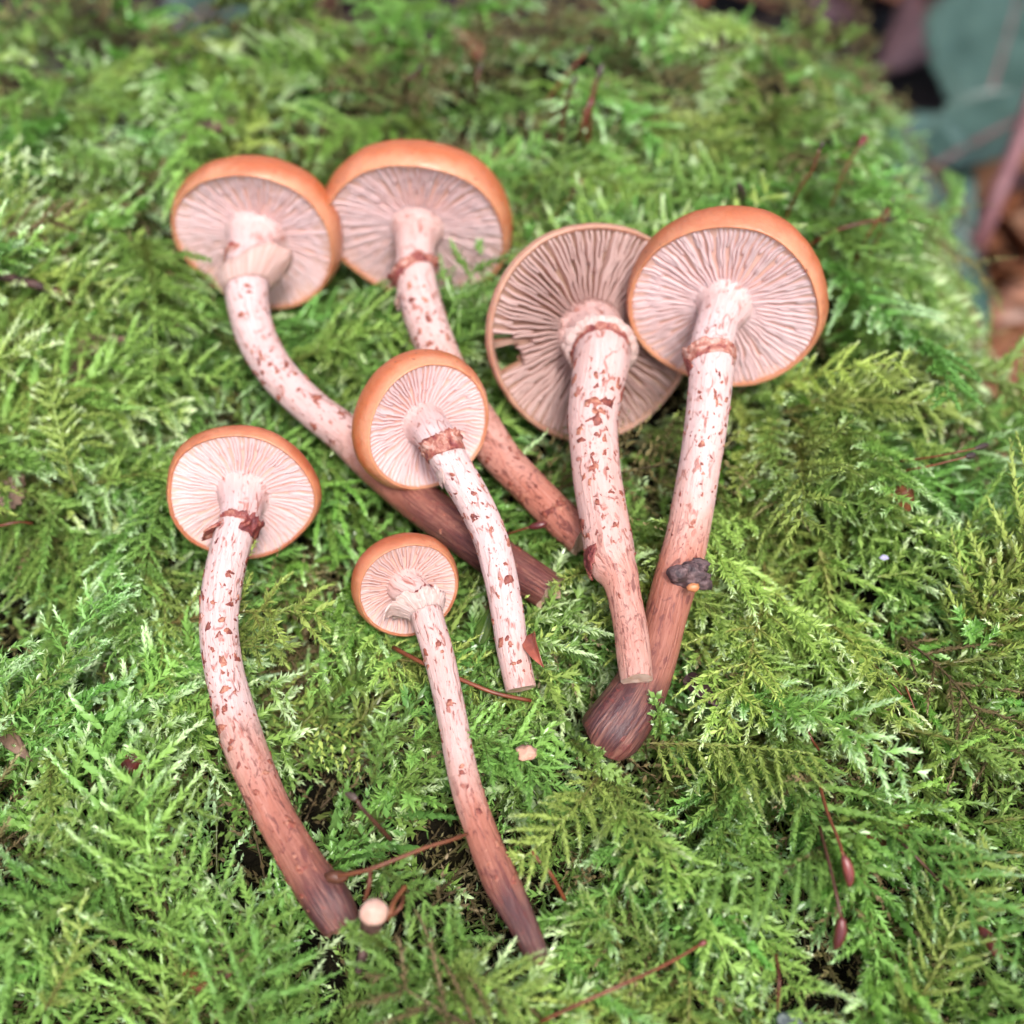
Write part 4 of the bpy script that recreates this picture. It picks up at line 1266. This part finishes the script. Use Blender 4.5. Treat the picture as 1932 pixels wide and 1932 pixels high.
def leaf_mesh(c, length, width, yaw, pitch, roll, curl=.3, fold=.25, nu=12, nv=4, jag=.0, seed=0, thick=.0002, tipx=.62):
    """ovate leaf blade with thickness: base at -X, tip at +X"""
    Rm = np.array(Euler((roll, pitch, yaw), 'XYZ').to_matrix())
    V, F = [], []
    rows = []
    for i in range(nu + 1):
        u = i / nu
        w = width * .5 * (math.sin(PI * u ** tipx) ** .8 if 0 < u < 1 else 0.0)
        w = max(w, width * .012) * (1 + jag * (1 if i % 2 else -1) + .12 * N3(u * 4, seed, 1))
        for j in range(-nv, nv + 1):
            v = j / nv
            x = (u - .5) * length
            y = v * w
            z = abs(v) * w * fold + curl * length * (-(u - .5) ** 2) + .03 * length * N3(u * 3, v * 2, seed + 4)
            rows.append((x, y, z))
    rows = np.array(rows)
    top = rows @ Rm.T + np.array(c)
    bot = (rows - np.array([0, 0, thick])) @ Rm.T + np.array(c)
    m = 2 * nv + 1
    n0 = len(rows)
    for i in range(nu):
        for j in range(m - 1):
            a_, b_, c_, d_ = i * m + j, (i + 1) * m + j, (i + 1) * m + j + 1, i * m + j + 1
            F.append((a_, b_, c_, d_)); F.append((n0 + d_, n0 + c_, n0 + b_, n0 + a_))
    ring_ = [j for j in range(m)] + [i * m + m - 1 for i in range(1, nu + 1)] + [nu * m + j for j in range(m - 2, -1, -1)] + [i * m for i in range(nu - 1, 0, -1)]
    for x in range(len(ring_)):
        y = (x + 1) % len(ring_)
        F.append((ring_[y], ring_[x], n0 + ring_[x], n0 + ring_[y]))
    return np.vstack([top, bot]), F

def scrap(px, py, hh, L, Wd, yaw, pitch, roll, mat, name, label, cat, **kw):
    c = PM(px, py, hh - 1.8)
    V, F = leaf_mesh(c, L * mm, Wd * mm, yaw, pitch, roll, seed=px * .37, **kw)
    return tag(mesh_obj(name, V, F, M[mat], origin=c), label, cat)

scrap(395, 1842, 2.4, 8.5, 4, .25, -.1, .6, 'dead_leaf', 'leaf_scrap', 'curled glossy brown leaf scrap in the moss near the bright star-tipped frond', 'leaf scrap', curl=.7, fold=.5)
scrap(1703, 935, 5, 5, 5, .6, -.7, .4, 'dead_leaf', 'leaf_tip', 'red-brown leaf tip sticking up from right-hand moss', 'leaf scrap', curl=.3, fold=.7)
scrap(1672, 1578, 3, 8, 4, .5, -.2, -.4, 'dead_leaf', 'leaf_scrap', 'brown leaf flake lodged between plump moss shoots', 'leaf scrap', curl=.4, fold=.3)
scrap(1008, 1222, 8, 7, 2.6, -1.35, -.2, .7, 'bud', 'bud_scale', 'glossy red-brown bud scale leaning on the cut pale stem', 'bud scale', curl=.5, fold=.8)
scrap(915, 1178, 3, 7, 2.4, 1.25, -.25, .2, 'leaf_green', 'small_leaf', 'small dark green pointed leaf between two mushroom stems', 'leaf', curl=.2, fold=.6)
scrap(138, 700, .2, 13, 6, 1.2, -.1, .3, 'dead_leaf_tan', 'leaf_scrap', 'blurred brown crumbled leaf behind the upright yellow-green frond', 'leaf scrap', curl=.4, fold=.4, jag=.25)
scrap(185, 650, 1.5, 12, 4, .3, -.1, .3, 'dead_leaf_tan', 'leaf_scrap', 'narrow tan dead leaf strip beside the brown crumbled leaf', 'leaf scrap', curl=.4, fold=.4, jag=.2)
scrap(395, 243, 5, 14, 4.5, .45, -.1, .3, 'dead_leaf_tan', 'leaf_scrap', 'blurred tan leaf strip just behind the cap with the wide skirt', 'leaf scrap', curl=.4, fold=.4, jag=.15)
scrap(880, 80, 1.5, 12, 6, 2.2, -.2, .4, 'dead_leaf', 'leaf_scrap', 'blurred brown leaf scrap high on the mound behind the twin caps', 'leaf scrap', curl=.3, fold=.4, jag=.15)
scrap(25, 925, 3, 7, 5, 1.2, -.3, .3, 'dead_leaf_tan', 'leaf_scrap', 'small tan leaf crumb above the thin red twig', 'leaf scrap', curl=.3, fold=.4, jag=.2)
scrap(1325, 1303, 2, 8, 3, -.9, -.1, .4, 'dead_leaf_purple', 'leaf_scrap', 'dark folded leaf scrap in the gap beside the thick brown root', 'leaf scrap', curl=.3, fold=.7)
scrap(25, 1395, 4, 9, 3.2, -.9, -.2, .4, 'dead_leaf_tan', 'leaf_scrap', 'pale buff leaf curl near the blurred dark red berry', 'leaf scrap', curl=.7, fold=.5)
V, F = lump_mesh(PM(995, 1420, 1.6), .0013, 3.3, (1.1, .9, .4), .7, 16, 10)
tag(mesh_obj('mushroom_crumb', V, F, M['fragment'], origin=PM(995, 1420, 3)), 'small pinkish tan mushroom crumb lying on brown moss', 'crumb')
V, F = lump_mesh(PM(248, 1440, -2.2), .0029, 6.3, (1, .9, .9), .5, 18, 12)
tag(mesh_obj('berry', V, F, M['capsule'], origin=PM(248, 1440, 3)), 'blurred dark red berry sunk in the left-hand moss', 'berry')
V, F = lump_mesh(PM(1668, 1052, 3), .0006, 2.3, (1.2, .9, .6), .4, 12, 8)
tag(mesh_obj('petal_speck', V, F, mat_noise('speck_lilac', [(.3, (.35, .32, .5)), (.7, (.6, .56, .72))], 500, .5, .4), origin=PM(1668, 1052, 4)), 'tiny lilac speck on the right-hand moss', 'speck')
V, F = lump_mesh(PM(1490, 1930, -.5), .0018, 2.9, (1.1, .8, .6), .35, 14, 10)
tag(mesh_obj('pebble', V, F, mat_noise('pebble_grey', [(.3, (.08, .09, .10)), (.5, (.2, .22, .23)), (.7, (.6, .66, .64))], 250, .3, .5), origin=PM(1497, 1925, 2)), 'small wet grey and white pebble below the thin orange stalk', 'pebble')
hit = None
p_ = Vector(m1.surf(m1.idx_at(530, 545), m1.view_angle(m1.idx_at(530, 545)) - 1.0, .004)[0])

# ------------------------------------------------------------------ forest floor beyond the mound
def PF(px, py, z):
    d = ray(px, py)
    return CAM + d * ((z - CAM.z) / d.z)

def bleaf(px, py, z, L, Wd, yaw, pitch, roll, mat, label, cat='leaf', group=None, name='bramble_leaf'):
    c = PF(px, py, z)
    root = thing(name, label, cat, c, group)
    V, F = leaf_mesh(c, L, Wd, yaw, pitch, roll, .15, .25, 22, 4, .05, px * .11, .0006)
    bl = part('blade', V, F, M[mat], root)
    Rm = np.array(Euler((roll, pitch, yaw), 'XYZ').to_matrix())
    mid = np.array([[(u - .5) * L, 0, -.15 * L * (u - .5) ** 2 + .0006] for u in np.linspace(-.12, .97, 10)]) @ Rm.T + np.array(c)
    V, F = tube(mid, np.linspace(.0011, .0004, 10), 6)
    part('midrib', V, F, M['bramble_cane'], root, bl)
    return root

bleaf(1900, 70, -.165, .105, .075, 1.2, -.15, .15, 'bramble_leaf', 'large blurred blue-green leaf on the forest floor beyond the mound')
bleaf(1905, 235, -.15, .075, .045, .5, -.1, -.2, 'bramble_leaf', 'blurred green leaf below the large blue-green leaf', )
bleaf(1765, 330, -.16, .065, .034, -1.2, .2, .2, 'bramble_leaf_dark', 'blurred slate-blue leaf hugging the mound edge')
bleaf(1790, 560, -.14, .06, .030, -1.3, .2, .2, 'bramble_leaf_dark', 'blurred slate-blue leaf lower along the mound edge')
bleaf(480, -5, -.17, .09, .05, .3, -.1, .1, 'bramble_leaf', 'blurred green leaf just past the mound top')
t = thing('bramble_cane', 'blurred pinkish bramble cane slanting past the mound edge', 'bramble', PF(1775, 640, -.22))
cpts = [tuple(PF(1960, 150, -.10)), tuple(PF(1925, 260, -.115)), tuple(PF(1870, 400, -.13)), tuple(PF(1820, 520, -.16)), tuple(PF(1775, 640, -.225))]
c, _ = catmull(cpts, 30)
V, F = tube(c, .0032, 10); cane = part('cane', V, F, M['bramble_cane'], t)
for q in range(3, 28, 4):
    d_ = np.array([random.uniform(-1, 1), random.uniform(-.6, .2), random.uniform(-.3, .9)]); d_ /= np.linalg.norm(d_)
    V, F = tube([c[q] + d_ * .002, c[q] + d_ * .0045, c[q] + d_ * .0075 + np.array([0, 0, -.001])], [.0014, .0008, .0001], 6)
    part('thorn', V, F, M['bramble_cane'], t, cane)
kinds = [('dead_leaf_purple', 'purplish brown dead leaf in the litter beyond the mound'), ('dead_leaf_orange', 'orange-brown dead leaf in the litter beyond the mound'), ('dead_leaf', 'dark red-brown dead leaf in the litter beyond the mound')]
c0 = PF(1835, 300, -.2)
V, F = leaf_mesh(c0, .06, .035, .8, -.2, .3, .3, .3, 14, 4, .05, 3.3, .0006)
tag(mesh_obj('dead_leaf', V, F, M['dead_leaf_orange'], origin=c0), 'blurred bright rusty leaf beside the pinkish bramble cane', 'dead leaf')
n_ = 0
while n_ < 60:
    px, py = (random.uniform(1600, 2080), random.uniform(-120, 760)) if n_ < 42 else (random.uniform(-150, 1600), random.uniform(-110, 10))
    c_ = PF(px, py, -.225 + random.uniform(0, .012))
    if float(edge_dist([c_.x], [c_.y])[0]) < .10: continue
    k_ = random.choices((0, 1, 2), (5, 2, 3))[0]
    L = random.uniform(.04, .085)
    V, F = leaf_mesh(c_, L, L * random.uniform(.4, .7), random.uniform(0, 6.28), random.gauss(0, .35), random.gauss(0, .45), random.uniform(-.2, .4), random.uniform(.1, .4), 14, 3, .04, n_ * 1.3, .0006)
    tag(mesh_obj('dead_leaf', V, F, M[kinds[k_][0]], origin=c_), kinds[k_][1], 'dead leaf', ('purplish', 'orange-brown', 'red-brown')[k_] + ' dead leaves on the forest floor')
    n_ += 1
tot = sum(len(o_.data.polygons) for o_ in scene.objects if o_.type == 'MESH')
print('POLYS', tot)
